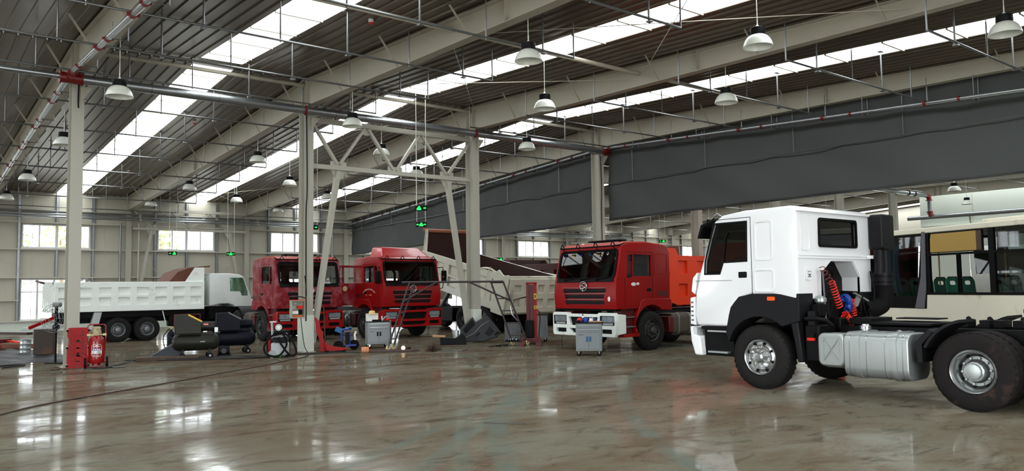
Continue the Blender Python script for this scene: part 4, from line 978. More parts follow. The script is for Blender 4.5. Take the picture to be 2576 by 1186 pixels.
# ------------------------------------------------------------------ the red long-nosed-bumper tractor cab
def glyphs(m, ox, oz, h, n, put, seed=1, gap=1.15):
    """rows of small stroke marks standing in for lettering too small to read; put(u, v) -> point"""
    rnd = random.Random(seed)
    for i in range(n):
        u0 = ox + i * h * gap
        for _ in range(4):
            if rnd.random() < .5:
                v = oz + rnd.random() * h * .8; a, b = (u0, v), (u0 + h * .85, v + h * .13)
            else:
                u = u0 + rnd.random() * h * .7; a, b = (u, oz), (u + h * .14, oz + h)
            put(m, a, b)
def red_cab(t, paint, roofmat, bumper, fairing=False, doors=(True, True), sticker=False, letters=False, oldgrey=False, mirror=False, lamps_on_roof=True, glassm=None, rear_split=False):
    hw = 1.22
    body = M().prism([(-.76, 1.2), (-.78, 2.7), (-.66, 2.88), (.2, 2.95), (.95, 2.93), (1.16, 2.86), (1.30, 2.2), (1.38, 1.95), (1.42, 1.5), (1.38, 1.16), (.45, 1.16), (.38, 1.36), (-.76, 1.36)], 'y', -hw, hw)
    inner = M().prism([(-.70, 1.42), (-.71, 2.68), (-.6, 2.8), (.9, 2.86), (1.1, 2.8), (1.3, 1.93), (1.34, 1.3), (1.3, 1.24), (.5, 1.24), (.42, 1.42)], 'y', -hw + .06, hw - .06)
    cuts = [inner]
    win = [(.98, 2.0), (.80, 2.0), (.74, 2.04), (0, 2.04), (0, 2.62), (.66, 2.64), (.92, 2.62), (.95, 2.4)]
    dr = [(1.06, 1.2), (1.06, 2.05), (.99, 2.66), (-.06, 2.68), (-.06, 1.45), (.42, 1.43), (.5, 1.2)]
    for s, closed in zip((1, -1), doors):
        sh = win if closed else dr
        cuts.append(M().prism(sh, 'y', s * (hw - .12), s * (hw + .1)))
    cuts.append(M().prism(rrect(-1.12, 1.98, 1.12, 2.77, .1), 'x', .95, 1.6))
    rw = [rrect(-.85, 2.1, -.15, 2.5, .06), rrect(.15, 2.1, .85, 2.5, .06)] if rear_split else [rrect(-.75, 2.12, .75, 2.5, .06)]
    for q in rw: cuts.append(M().prism(q, 'x', -.9, -.65))
    gr = [(-.84, 1.74), (.84, 1.74), (.72, 1.27), (-.72, 1.27)]
    cuts.append(M().prism(gr, 'x', 1.34, 1.6))
    carve(body, cuts, bevel=.05, bangle=28).build('cab', paint, t, smooth=32)
    M().prism([(-.72, 2.86), (-.6, 2.93), (.2, 3.0), (.95, 2.98), (1.16, 2.89), (1.1, 2.85), (.2, 2.90), (-.7, 2.83)], 'y', -hw + .07, hw - .07).build('roof_panel', roofmat, t, bevel=.03, smooth=40)
    M().box((1.33, -.74, 1.28), (1.35, .74, 1.72)).build('grille_back', paint, t)
    for i, z in enumerate((1.30, 1.46, 1.62)):
        w_ = .74 + .035 * (i + 1)
        M().prism([(1.34, z - .01), (1.41, z), (1.415, z + .07), (1.34, z + .085)], 'y', -w_, w_).build('grille_slat', plastic if i < 9 else blackp, t, bevel=.008)
        M().box((1.38, -w_, z + .112), (1.415, w_, z + .125)).build('grille_trim', rimgrey, t)
    # emblem: bright oval ring with an S-shaped double stroke
    ring = [(1.43, .125 * math.cos(a), 1.78 + .13 * math.sin(a)) for a in [2 * PI * i / 28 for i in range(28)]]
    e = M().tube(ring, .016, 7, closed=True)
    e.tube(spline([(1.43, .07, 1.83), (1.43, .02, 1.86), (1.43, -.05, 1.82), (1.43, .0, 1.78), (1.43, .05, 1.74), (1.43, -.02, 1.70), (1.43, -.06, 1.73)], 5), .014, 6)
    e.tube(spline([(1.43, .09, 1.77), (1.43, .02, 1.75), (1.43, -.03, 1.80), (1.43, -.09, 1.79)], 4), .010, 6)
    e.build('emblem', chrome, t)
    M().prism([(1.35, 1.9), (1.42, 1.9), (1.40, 1.97), (1.33, 1.98)], 'y', -1.12, 1.12).build('scuttle_panel', blackp, t, bevel=.01)
    for y in (-.75, -.1, .5): M().tube([(1.42, y, 1.97), (1.39, y + .5, 2.02)], .012, 5).cyl((1.41, y, 1.93), (1.42, y, 2.0), .035, 8).build('wiper', black, t)
    # windscreen and its seal
    sl = lambda z: 1.378 - (z - 1.98) * (.20 / .8)
    wo, wi = rrect(-1.15, 1.96, 1.15, 2.79, .13, 5), rrect(-1.08, 2.01, 1.08, 2.73, .11, 5)
    m = M().plate(wo, [wi], 'x', 0, .014); m.v = [(sl(z) + x_ + .004, y_, z) for x_, y_, z in m.v]; m.build('windscreen_seal', black, t, smooth=0)
    m = M(); pts = rrect(-1.11, 1.99, 1.11, 2.76, .10, 5); m.add([(sl(z) - .004, y_, z) for y_, z in pts], [tuple(range(len(pts)))]); m.build('windscreen', glassm or glass_c, t, smooth=0)
    if sticker:
        rnd = random.Random(3); stick = M(); y = -.95
        cols = [bluep, yellow, bluep, toolblue, yellow, white]
        for i in range(6):
            mm = M(); z = 2.63
            for _ in range(3):
                a = rnd.uniform(-.02, .03); mm.box((sl(z) + .004, y + i * .34 + a, z + rnd.uniform(-.02, .02)), (sl(z) + .02, y + i * .34 + a + .03, z + .07))
                mm.box((sl(z) + .004, y + i * .34 - .03, z + rnd.uniform(0, .05)), (sl(z) + .02, y + i * .34 + .07, z + .06))
            mm.build('windscreen_sticker', cols[i], t, smooth=0)
    # side glass, handles, door lines, pressed panel
    for s, closed in zip((1, -1), doors):
        y1 = s * (hw + .003)
        if closed:
            M().prism(win, 'y', s * (hw - .035), s * (hw - .03)).build('side_window', glassm or glass_c, t, smooth=0)
            M().bar((.74, s * (hw - .015), 2.02), (.72, s * (hw - .015), 2.63), .03, .03, (0, 1, 0)).build('window_divider', paint, t)
            M().box((-.055, s * (hw - .01), 1.42), (-.045, y1, 2.7)).box((1.055, s * (hw - .01), 1.2), (1.065, y1, 2.0)).box((-.05, s * (hw - .01), 2.69), (.98, y1, 2.70)).build('shut_line', black, t, smooth=0)
            M().prism(rrect(.02, 1.62, .18, 1.7, .02), 'y', s * (hw - .02), s * (hw + .01)).build('door_handle', blackp, t)
        a = rrect(-.68, 2.08, -.12, 2.66, .06); b = rrect(-.66, 2.10, -.14, 2.64, .05)
        M().plate(a, [b], 'y', s * (hw - .002), s * (hw + .006)).build('pressed_panel', paint, t, smooth=0)
        M().box((-.74, s * (hw - .01), 1.96), (1.36, s * (hw + .004), 1.975)).build('waist_crease', paint, t, smooth=0)
        M().prism([(-.22, 1.5), (-.22, 1.64), (-.66, 1.62), (-.66, 1.46)], 'y', s * (hw - .005), s * (hw + .004)).build('side_locker', reddark, t)
        # wheel arch, steps
        M().prism([(.62, .44), (.66, .56), (.6, 1.0), (.44, 1.36), (.3, 1.42), (-.8, 1.42), (-.84, 1.3), (-.84, 1.08)] + arc(0, .56, .68, 128, 8, 12)[0:12] + [(.58, .5)], 'y', s * .74, s * (hw + .01)).build('wheel_arch', paint, t, bevel=.02)
        M().prism([(.62, .44), (1.1, .44), (1.1, 1.16), (.6, 1.16)], 'y', s * .8, s * 1.12).build('step_panel', reddark, t, bevel=.01)
        for z in (.66, .92): M().box((.64, s * 1.1, z), (1.1, s * 1.18, z + .03)).build('step_tread', rimgrey, t)
        M().prism([(.5, .4), (1.12, .4), (1.12, .47), (.5, .50)], 'y', s * .8, s * 1.2).build('lower_step', paint, t, bevel=.01)
    M().box((.9, -1.1, 1.1), (1.3, 1.1, 1.2)).build('front_panel_shadow_gap', black, t)  # solid black box stands in for the shade of this gap
    # bumper with lamps
    bo = [(-1.24, .5), (-1.2, .42), (1.2, .42), (1.24, .5), (1.24, 1.0), (1.2, 1.06), (.62, 1.06), (.56, 1.02), (-.56, 1.02), (-.62, 1.06), (-1.2, 1.06), (-1.24, 1.0)]
    hls = [rrect(s * .93 - .27, .72, s * .93 + .27, .98, .03) for s in (1, -1)]
    hs = hls + [[(-.58, .94), (.58, .94), (.5, .7), (-.5, .7)], [(-.55, .62), (.55, .62), (.42, .49), (-.42, .49)], rrect(.68, .5, 1.1, .62, .02), rrect(-1.1, .5, -.68, .62, .02)]
    M().plate(bo, hs, 'x', 1.36, 1.47).build('bumper', bumper, t, bevel=.015)
    for s in (1, -1): M().prism([(1.44, .46), (1.44, 1.04), (1.05, 1.0), (1.05, .5)], 'y', s * 1.14, s * 1.235).build('bumper_side', bumper, t, bevel=.02)
    M().box((1.36, -1.18, .46), (1.39, 1.18, 1.0)).build('bumper_backing', blackp, t)
    for s in (1, -1):
        h = M().prism(rrect(s * .93 - .25, .80, s * .93 + .25, .965, .02), 'x', 1.42, 1.432)
        for dy in (-.12, .1): h.lathe([(.075, .0), (.06, -.03), (.02, -.045), (0, -.045)], (1.445, s * .93 + dy, .885), 'x', 14)
        h.build('headlight', lamph, t)
        M().prism(rrect(s * .93 - .25, .80, s * .93 + .25, .965, .02), 'x', 1.448, 1.454).build('headlight_glass', glass_l, t)
        M().prism(rrect(s * .93 - .2, .735, s * .93 + .2, .785, .01), 'x', 1.39, 1.43).build('fog_lamp', lamph, t)
        M().plate(rrect(s * .93 - .28, .71, s * .93 + .28, .99, .03), [rrect(s * .93 - .25, .80, s * .93 + .25, .965, .02), rrect(s * .93 - .21, .73, s * .93 + .21, .79, .01)], 'x', 1.44, 1.465).build('headlight_bezel', black, t, smooth=0)
    # roof rack tube, brackets and beacon bar
    if lamps_on_roof:
        M().tube([(.95, -1.16, 2.92), (1.22, -1.14, 2.87), (1.26, -1.05, 2.86), (1.26, 1.05, 2.86), (1.22, 1.14, 2.87), (.95, 1.16, 2.92)], .022, 7).build('roof_rail', black, t)
        for y in (-1.0, -.35, .35, 1.0):
            M().tube([(1.26, y - .09, 2.86), (1.28, y, 2.99), (1.26, y + .09, 2.86)], .016, 6).tube([(1.26, y, 2.86), (1.2, y, 2.79), (1.28, y + .05, 2.73)], .012, 6).build('roof_lamp_bracket', black, t)
    if fairing:
        f = M(); A = [(.55, -1.0, 2.93), (.55, 1.0, 2.93), (.10, .84, 3.32), (.10, -.84, 3.32), (-.6, 1.1, 2.92), (-.6, -1.1, 2.92), (-.55, .98, 3.36), (-.55, -.98, 3.36)]
        A = [(1.02, -1.06, 2.94), (1.02, 1.06, 2.94), (.62, .78, 3.32), (.62, -.78, 3.32), (.2, 1.12, 2.92), (.2, -1.12, 2.92), (.12, .95, 3.34), (.12, -.95, 3.34)]
        f.add(A, [(0, 1, 2, 3), (1, 4, 6, 2), (5, 0, 3, 7), (3, 2, 6, 7), (4, 5, 7, 6), (0, 5, 4, 1)])
        f.build('roof_air_deflector', roofmat, t, bevel=.07, seg=4, smooth=60)
        M().prism([(.95, 2.84), (.5, 2.94), (-.7, 2.88), (-.7, 2.8)], 'y', -1.16, 1.16).build('roof_step', roofmat, t, bevel=.03)
    else:
        M().box((.3, -.62, 3.04), (.62, .62, 3.085)).build('roof_vent_cover', black, t, bevel=.015)
        for y in (-.5, .5): M().cyl((.45, y, 2.97), (.45, y, 3.05), .03).build('vent_leg', black, t)
        M().tube([(.7, .1, 2.99), (.8, .9, 2.97)], .018, 6).build('roof_rod', black, t)
    # interior
    M().box((.95, -1.08, 1.6), (1.28, 1.08, 1.98)).build('dashboard', plastic, t, bevel=.05)
    for y in (.68, -.68): M().box((-.1, y - .26, 1.6), (.4, y + .26, 1.82)).obox((-.14, y, 2.14), (.14, .48, .66), (0, -.15, 0)).build('seat', seatm, t, bevel=.05)
    sw = [(.84 + .1 * math.sin(a), .68 + .22 * math.cos(a), 2.06 + .16 * math.sin(a)) for a in [2 * PI * i / 20 for i in range(20)]]
    M().tube(sw, .016, 7, closed=True).cyl((.84, .68, 2.06), (1.0, .68, 1.9), .02).bar((.84, .48, 2.06), (.84, .88, 2.06), .03, .02).build('steering_wheel', blackp, t)
    if mirror:
        for s in (1,):
            M().tube([(1.2, s * 1.2, 2.55), (1.3, s * 1.4, 2.58), (1.3, s * 1.44, 2.45)], .018, 6).tube([(1.3, s * 1.44, 2.05), (1.3, s * 1.4, 1.8), (1.25, s * 1.2, 1.75)], .018, 6).build('mirror_arm', black, t)
            M().box((1.24, s * 1.36, 2.02), (1.34, s * 1.58, 2.46)).build('mirror', black, t, bevel=.04)
            M().box((1.34, s * 1.38, 2.2), (1.35, s * 1.42, 2.24)).build('mirror_marker', lens_o, t)
        M().box((1.18, -1.46, 1.98), (1.3, -1.26, 2.44)).build('mirror', black, t, bevel=.04)
        M().tube([(1.1, -1.2, 2.6), (1.24, -1.36, 2.5)], .018, 6).build('mirror_arm', black, t)
    if letters:
        y1 = -hw - .004; m = M(); rnd = random.Random(5)
        for i in range(11):       # arc of small white characters on the door
            a = math.radians(140 - 10 * i); cx_, cz_ = .38 - .52 * math.cos(a), 1.45 + .34 * math.sin(a)
            for _ in range(4):
                if rnd.random() < .5: m.obox((cx_, y1, cz_ + rnd.uniform(-.025, .025)), (.05, .003, .009), (0, math.radians(-(90 - math.degrees(a)) * .5), 0))
                else: m.obox((cx_ + rnd.uniform(-.02, .02), y1, cz_), (.009, .003, .055))
        put = lambda mm, a, b: mm.box((-a[0] + .55, y1 - .002, a[1]), (-b[0] + .55, y1 + .002, b[1]))
        m2 = M(); glyphs(m2, -.03, 1.56, .035, 5, put, 4); glyphs(m2, .28, 1.56, .03, 5, put, 6); glyphs(m2, .3, 1.26, .035, 3, put, 9)
        m.build('door_lettering', white, t, smooth=0); m2.build('door_lettering', cream, t, smooth=0)

def tractor_tail(t, x1=-4.6, tank_side=None, dirty=True, drive=(-3.0,), rim=None):
    chassis(t, x1, 1.3, 1.02, .42, blackp, drive, .54, 1.2, .3, rim or rimdark)
    for s in (1, -1):
        M().prism(rrect(.5, .36, 1.12, .98, .14, 5), 'x', -2.0, -1.0).xf(Matrix.Scale(s, 4, (0, 1, 0))).build('fuel_tank', tankdirty if dirty else blackp, t, bevel=.02, smooth=50)
        for x in (-1.75, -1.25):
            M().plate(rrect(.485, .345, 1.135, .995, .15, 5), [rrect(.51, .37, 1.11, .97, .14, 5)], 'x', x - .03, x + .03).xf(Matrix.Scale(s, 4, (0, 1, 0))).build('tank_strap', rimgrey, t)
        M().prism(arc(drive[0], .54, .68, 30, 150, 8) + arc(drive[0], .54, .64, 150, 30, 8), 'y', s * .62, s * 1.2).build('mudguard', blackp, t, smooth=40)
        M().box((-.98, s * .75, .44), (-.8, s * 1.15, .9)).build('side_box', reddark, t, bevel=.03)
    M().box((-1.2, -.3, 1.0), (max(-3.8, x1 + .3), .3, 1.1)).obox((-.7, 0, 1.25), (.5, .7, .4)).build('deck', blackp, t)
    M().tube([(-.95, .7, 1.1), (-.95, .7, 2.4), (-.95, .6, 2.55)], .05, 8).build('exhaust_pipe', blackp, t)

# truck with the white bumper
t = thing('tractor_truck', 'red tractor truck with white bumper and stickers along the windscreen top', 'truck', (16.6, 15.83, 0), PI)
red_cab(t, redp, roofred, wshade, sticker=True); tractor_tail(t)
M().ball((1.43, .98, 1.43), (.006, .05, .07), 8).ball((.72, 1.223, 1.82), (.1, .006, .05), 8).ball((.55, 1.223, 1.83), (.06, .006, .04), 8).build('filler_patch', white, t, label='white body filler patch')
M().tube([(-.82, 1.05, 1.2), (-.84, 1.1, 2.2), (-.86, .95, 2.5)], .02, 7).build('air_hose', black, t)
M().tube([(1.4, -.95, .42), (1.4, -.95, .03)], .006, 5).build('hanging_wire', black, t)
# sanded truck behind the second column, its left door swung open
t = thing('tractor_truck', 'sanded dull red tractor truck behind the switchbox column, left door open', 'truck', (11.75, 27.55, 0), -PI / 2 + .02)
red_cab(t, redsand, roofred, redp, doors=(False, True), rear_split=True); tractor_tail(t, -3.2, drive=(-2.4,))
d = bpy.data.objects.new('door', None); COL.objects.link(d); d.parent = t; d.location = (1.04, 1.25, 0); d.rotation_euler = (0, 0, math.radians(-82))
wdo = [(0, 1.2), (0, 2.05), (-.07, 2.68), (-.82, 2.68), (-.86, 2.6), (-.86, 1.2)]
whs = [[(-.04, 2.02), (-.2, 2.02), (-.2, 2.6), (-.1, 2.6)], [(-.26, 2.02), (-.78, 2.02), (-.78, 2.6), (-.26, 2.6)]]
M().plate(wdo, whs, 'y', -.03, .03).build('door_skin', redsand, d, bevel=.01)
M().prism(whs[1], 'y', -.005, .005).prism(whs[0], 'y', -.005, .005).build('door_glass', glass_w, d, smooth=0)
M().ball((-.3, -.03, 1.82), (.1, .008, .1), 10).ball((-.3, .03, 1.82), (.1, .008, .1), 10).build('filler_patch', cream, d)
# truck with the roof deflector
t = thing('tractor_truck', 'dark red tractor truck with red roof air deflector and lettered door', 'truck', (15.02, 26.05, 0), -PI / 2 + .03)
red_cab(t, redp, redp if False else pm('bright red deflector paint', (168, 34, 34), .35, 0, .06, 2, coat=.3), redp, fairing=True, letters=True, mirror=True); tractor_tail(t, -4.2)
M().lathe([(.14, 0), (.14, .02), (.09, .03), (0, .035)], (-1.4, -1.13, .72), 'y', 20, flip=-1).lathe([(.2, 0), (.2, .01), (.14, .012)], (-1.4, -1.13, .72), 'y', 20, flip=-1).build('tank_gauge', chrome, t)

# ------------------------------------------------------------------ tipper bodies
def dump_body(t, L, W_, H, paint, inner, rows=2, cols=8, head=None, tail_open=False, x0=0, z0=0, hl=.9, sw=0.05, tail=True, canopy=False, head_slope=.7):
    """open-topped body, tail at x0, head at x0+L; floor at z0"""
    b = bpy.data.objects.new('tipper_body', None); COL.objects.link(b); b.parent = t; b.location = (x0, 0, z0)
    hd = head or H
    M().box((0, -W_ / 2 + .02, 0), (L, W_ / 2 - .02, .06)).build('body_floor', inner, b)
    for s in (1, -1):
        prof = [(0, .0), (L, .0), (L, hd), (L - hl * .35, hd), (L - hl * head_slope, H), (0, H)] if hd > H else [(0, 0), (L, 0), (L, H), (0, H)]
        M().prism(prof, 'y', s * (W_ / 2 - .02), s * (W_ / 2 - .05)).build('side_plate', paint if s else paint, b, smooth=0)
        M().prism(prof, 'y', s * (W_ / 2 - .051), s * (W_ / 2 - .06)).build('side_lining', inner, b, smooth=0)
        y0, y1 = s * (W_ / 2 - .021), s * (W_ / 2 + sw); wv = .19 * L / cols
        hs = [[(i * L / cols + wv, H * (.17 + .69 * j / rows) + .05), ((i + 1) * L / cols - wv, H * (.17 + .69 * j / rows) + .05), ((i + 1) * L / cols - wv, H * (.17 + .69 * (j + 1) / rows) - .05), (i * L / cols + wv, H * (.17 + .69 * (j + 1) / rows) - .05)] for i in range(cols) for j in range(rows)]
        M().plate([(0, 0), (L, 0), (L, H), (0, H)], hs, 'y', min(y0, y1), max(y0, y1)).build('side_ribs', paint, b, bevel=.012)
    M().box((L - .05, -W_ / 2, 0), (L, W_ / 2, hd)).build('headboard', paint, b)
    M().box((L - .062, -W_ / 2 + .05, 0.05), (L - .052, W_ / 2 - .05, hd - .02)).build('headboard_lining', inner, b)
    if tail:
        g = M().box((-.03, -W_ / 2, .0), (.03, W_ / 2, H * 1.0))
        g.box((-.09, -W_ / 2, 0), (-.03, W_ / 2, H * .15)).box((-.09, -W_ / 2, H * .86), (-.03, W_ / 2, H))
        for i in range(6):
            y = -W_ / 2 + W_ * i / 5; g.box((-.09, max(-W_ / 2, y - .06), 0), (-.03, min(W_ / 2, y + .06), H))
        for j in range(1, rows if rows > 2 else 1): g.box((-.09, -W_ / 2, H * (.17 + .69 * j / rows) - .05), (-.03, W_ / 2, H * (.17 + .69 * j / rows) + .05))
        g.build('tailgate', paint, b, bevel=.012)
    return b
# white tipper, left
t = thing('tipper_truck', 'pale white tipper truck with ribbed body, standing before the left windows', 'truck', (10.55, 32.25, 0), 0)
b = dump_body(t, 5.05, 2.06, 1.06, wshade, rust, 2, 8, head=1.6, x0=-5.9, z0=1.12, hl=1.0)
M().prism([(3.75, 1.0), (4.1, 1.42), (4.55, 1.6), (5.3, 1.68), (5.3, 1.62), (4.95, 1.6), (4.7, 1.0)], 'y', -.9, .98).build('load_canopy', rust, b, label='rusty brown inner headboard above the white side')
M().prism([(-.35, .55), (-.02, .2), (-.02, 1.0), (-.3, 1.06)], 'y', -1.02, -.98).build('tail_wing', wshade, b)
M().tube([(-.1, -.6, 1.02), (-.35, -.6, 1.05), (-.35, .6, 1.12), (-.1, .6, 1.05)], .04, 6).build('tailgate_bar', rustdark, b)
M().tube(spline([(.75, -1.05, 1.06), (.95, -1.05, 1.2), (1.0, -1.05, 1.07)], 4), .02, 5).tube(spline([(.6, -1.05, 1.08), (.8, -1.0, 1.12), (1.1, -1.05, 1.07)], 4), .015, 5).build('tarpaulin_hook', alu, b)
chassis(t, -5.6, .9, .98, .36, blackp, (-3.86, -2.88), .445, 1.02, .24, rimgrey, None, frim=rimgrey)
for s in (1, -1):
    M().prism([(-4.65, 1.1), (-4.4, 1.1), (-4.5, .66), (-4.75, .7)], 'y', s * .8, s * 1.02).build('mud_flap', alu, t)
    M().bar((-2.35, s * 1.0, 1.1), (-2.25, s * 1.0, .7), .03, .03).build('prop_rod', wshade, t)
M().box((-2.1, -.95, .5), (-1.2, -.55, .9)).build('side_tank_or_dark_mass', blackp, t, bevel=.05)
M().box((-5.7, -.85, .9), (-.75, .85, 1.12)).build('body_subframe', blackp, t)  # black box added to block window light showing under the body
M().plate(rrect(-1.95, .45, -.95, .95, .04), [rrect(-1.9, .5, -1.0, .9, .04)], 'y', -1.0, -.94).build('side_guard', reddark, t)
# its cab sits on an inner empty so the same cab can be a little smaller
def sub_empty(par, nm, loc, sc, rz=0):
    e = bpy.data.objects.new(nm, None); COL.objects.link(e); e.parent = par; e.location = loc; e.scale = (sc,) * 3; e.rotation_euler = (0, 0, rz); return e
ce = sub_empty(t, 'cab_assembly', (0, 0, -.01), .82)
howo_cab(ce, pm('white tipper cab paint', (214, 220, 216), .35), glass('pale green glass', (.7, .85, .78), .2), details=False, glazed=True)
M().prism([(1.1, 1.7), (1.35, 1.8), (1.42, 1.3), (1.35, 1.0), (1.1, 1.0)], 'y', -1.18, -1.0).build('corner_panel', wshade, ce)
M().box((1.05, -1.15, .5), (1.4, 1.15, .95)).build('bumper_mount', blackp, ce)
od = M().plate([(0, 1.1), (0, 2.85), (-.75, 2.85), (-.8, 1.1)], [[(-.08, 2.0), (-.08, 2.75), (-.68, 2.75), (-.7, 2.0)]], 'y', -.03, .03).xf(Matrix.Translation((1.15, 1.25, 0)) @ Matrix.Rotation(math.radians(-75), 4, 'Z'))
od.build('open_door', wshade, ce); M().box((0, -.02, 1.2), (-.7, .0, 1.95)).xf(Matrix.Translation((1.15, 1.25, 0)) @ Matrix.Rotation(math.radians(-75), 4, 'Z')).build('door_trim', plastic, ce)
M().prism([(-.76, .9), (.62, .9), (.6, 1.45), (-.76, 1.5)], 'y', -1.1, 1.1).build('engine_bay', blackp, ce)
# raised cream tipper, centre
t = thing('tipper_truck', 'cream tipper truck with its ribbed body raised and dark brown inside', 'truck', (19.65, 31.0, 0), PI / 2)
b = dump_body(t, 6.0, 2.5, 1.42, creamp, rustdark, 2, 6, head=2.35, x0=-7.35, z0=.82, hl=.5, sw=.06, head_slope=.5)
b.rotation_euler = (0, math.radians(-12), 0)
M().prism([(-.12, -.1), (.65, -.1), (.7, .15), (.7, 1.42), (.4, 1.6), (.1, 1.42), (-.22, 1.5)], 'y', 1.28, 1.34).build('tail_frame', creamp, b, bevel=.02)
M().prism([(-.12, -.1), (.65, -.1), (.7, 1.42), (-.22, 1.5)], 'y', -1.34, -1.28).build('tail_frame', creamp, b, bevel=.02)
g = M().box((-.14, -1.25, -.05), (-.09, 1.25, 1.38))
g.plate([(-1.22, .02), (1.22, .02), (1.22, 1.34), (-1.22, 1.34)], [rrect(-1.1 + .58 * i, .25 + .55 * j, -.78 + .58 * i, .55 + .55 * j, .03) for i in range(4) for j in range(2)], 'x', -.22, -.14)
g.build('tailgate_pressing', creamp, b, bevel=.02)
M().tube(spline([(.5, 1.3, 1.42), (.9, 1.32, 1.52), (1.3, 1.3, 1.5), (1.6, 1.3, 1.42)], 4), .04, 7).tube([(.9, 1.36, 1.6), (1.1, 1.36, 1.3), (1.1, 1.36, .4)], .015, 5).build('tailgate_hinge', creamp, b)
M().box((5.9, -1.2, 2.25), (6.3, 1.2, 2.35)).build('headboard_lip', pm('rusty orange plate', (150, 92, 66), .7), b)
chassis(t, -6.9, 1.2, 1.0, .42, blackp, (-4.7, -6.05), .54, 1.2, .3, rimdark)
M().box((-7.2, -1.1, .75), (-6.85, 1.1, .95)).box((-7.0, -1.2, .5), (-6.9, 1.2, .62)).build('rear_crossbar', blackp, t)
M().tube([(-1.2, 0, .9), (-2.4, 0, 2.1)], .1, 12).build('hoist_ram', alu, t)
for s in (-1, 1): M().box((-3.9, s * .45, .4), (-.9, s * 1.18, .98)).build('side_tank_or_dark_mass', blackp, t, bevel=.04)  # black boxes added as dark mass, imitating shade under the chassis
M().box((-6.7, -1.0, .45), (-4.2, 1.0, 1.0)).build('added_dark_mass', blackp, t)  # another added black block darkening the space between the wheels
for s in (1, -1): M().box((-6.9, s * .7, .98), (-3.9, s * 1.2, 1.06)).build('added_dark_slab', blackp, t)  # added black slabs, same imitated shade above the wheels
ce = sub_empty(t, 'cab_assembly', (0, 0, 0), .86)
howo_cab(ce, creamp, details=False, glazed=False)
# dark red tipper beyond it
t = thing('tipper_truck', 'dark maroon tipper between the raised cream tipper and the red truck', 'truck', (25.0, 31.2, 0), PI / 2)
b = dump_body(t, 5.4, 2.5, 1.7, reddark, rustdark, 2, 6, head=2.0, x0=-6.2, z0=1.15, tail=True)
M().prism([(-.5, .1), (0, 0), (0, 2.0), (-.2, 2.05)], 'y', -1.3, 1.3).build('tail_pressing', reddark, b, bevel=.03)
chassis(t, -6.0, 1.2, 1.05, .42, blackp, (-3.7, -5.05), .54, 1.2, .3, rimdark)
M().plate(rrect(-1.3, .5, 1.3, 1.05, .04), [rrect(-1.18, .58, 1.18, .97, .03)], 'x', -6.42, -6.3).build('rear_guard', creamp, t)
M().box((-6.3, -1.1, .55), (-6.2, 1.1, 1.0)).build('rear_panel', blackp, t)
ce = sub_empty(t, 'cab_assembly', (0, 0, 0), .9); howo_cab(ce, reddark, details=False, glazed=False)
# orange tipper behind the red and white trucks
t = thing('tipper_truck', 'orange tipper with square pressings in its side, behind the white cab', 'truck', (27.6, 19.3, 0), 0)
b = bpy.data.objects.new('tipper_body', None); COL.objects.link(b); b.parent = t; b.location = (-6.1, 0, 1.08)
sq = [rrect(.45 + 1.05 * i, .3 + .82 * j, .95 + 1.05 * i, .75 + .82 * j, .03) for i in range(5) for j in range(2)]
for s in (1, -1):
    M().plate([(-.02, 0), (5.6, 0), (5.6, 1.75), (.5, 1.75), (.3, 2.0), (-.08, 2.0), (-.08, 1.2), (.02, 1.15)], sq, 'y', s * 1.16, s * 1.25).build('side_plate', orange, b, bevel=.015)
    M().box((0, s * 1.14, 0), (5.6, s * 1.17, 1.7)).build('side_pressing', orange, b)
M().box((0, -1.2, 0), (5.6, 1.2, .08)).build('body_floor', orange, b)
M().box((-.02, -1.2, 0), (.06, 1.2, 1.7)).build('tailgate', orange, b)
M().box((5.5, -1.2, 0), (5.6, 1.2, 2.4)).build('headboard', orange, b)
M().prism([(.2, 1.6), (.1, 2.0), (.45, 2.12), (.95, 2.12), (1.0, 1.6)], 'y', -.9, -.6).build('rear_hopper', rust, b, bevel=.03)
M().prism([(0, -.12), (2.6, -.28), (5.6, -.28), (5.6, 0), (0, 0)], 'y', -1.0, 1.0).build('body_subframe', orange, b)
chassis(t, -6.0, 1.2, 1.0, .42, blackp, (-3.6, -5.0), .54, 1.2, .3, rimdark)
ce = sub_empty(t, 'cab_assembly', (0, 0, 0), .95); howo_cab(ce, orange, details=False)
# trucks seen through the bus windows
t = thing('tractor_truck', 'orange truck cab seen through the rear bus windows', 'truck', (27.7, 14.3, 0), -2.4); howo_cab(t, pm('bright orange cab paint', (236, 84, 40), .35), details=False); chassis(t, -4.5, 1.2, 1.05, .43, blackp, (-3.3,), .54, 1.2, .3, rimdark)
t = thing('tractor_truck', 'white truck cab seen through the right bus windows', 'truck', (27.2, 7.6, 0), -2.9); howo_cab(t, pm('grey white cab paint', (200, 204, 204), .4), details=False); chassis(t, -4.5, 1.2, 1.05, .43, blackp, (-3.3,), .54, 1.2, .3, rimdark)
t = thing('tractor_truck', 'pale grey truck cab with dark windscreen seen through the middle bus window', 'truck', (31.6, 10.9, 0), -2.75); howo_cab(t, pm('pale grey cab paint', (186, 190, 180), .45), details=False); chassis(t, -4.5, 1.2, 1.05, .43, blackp, (-3.3,), .54, 1.2, .3, rimdark)

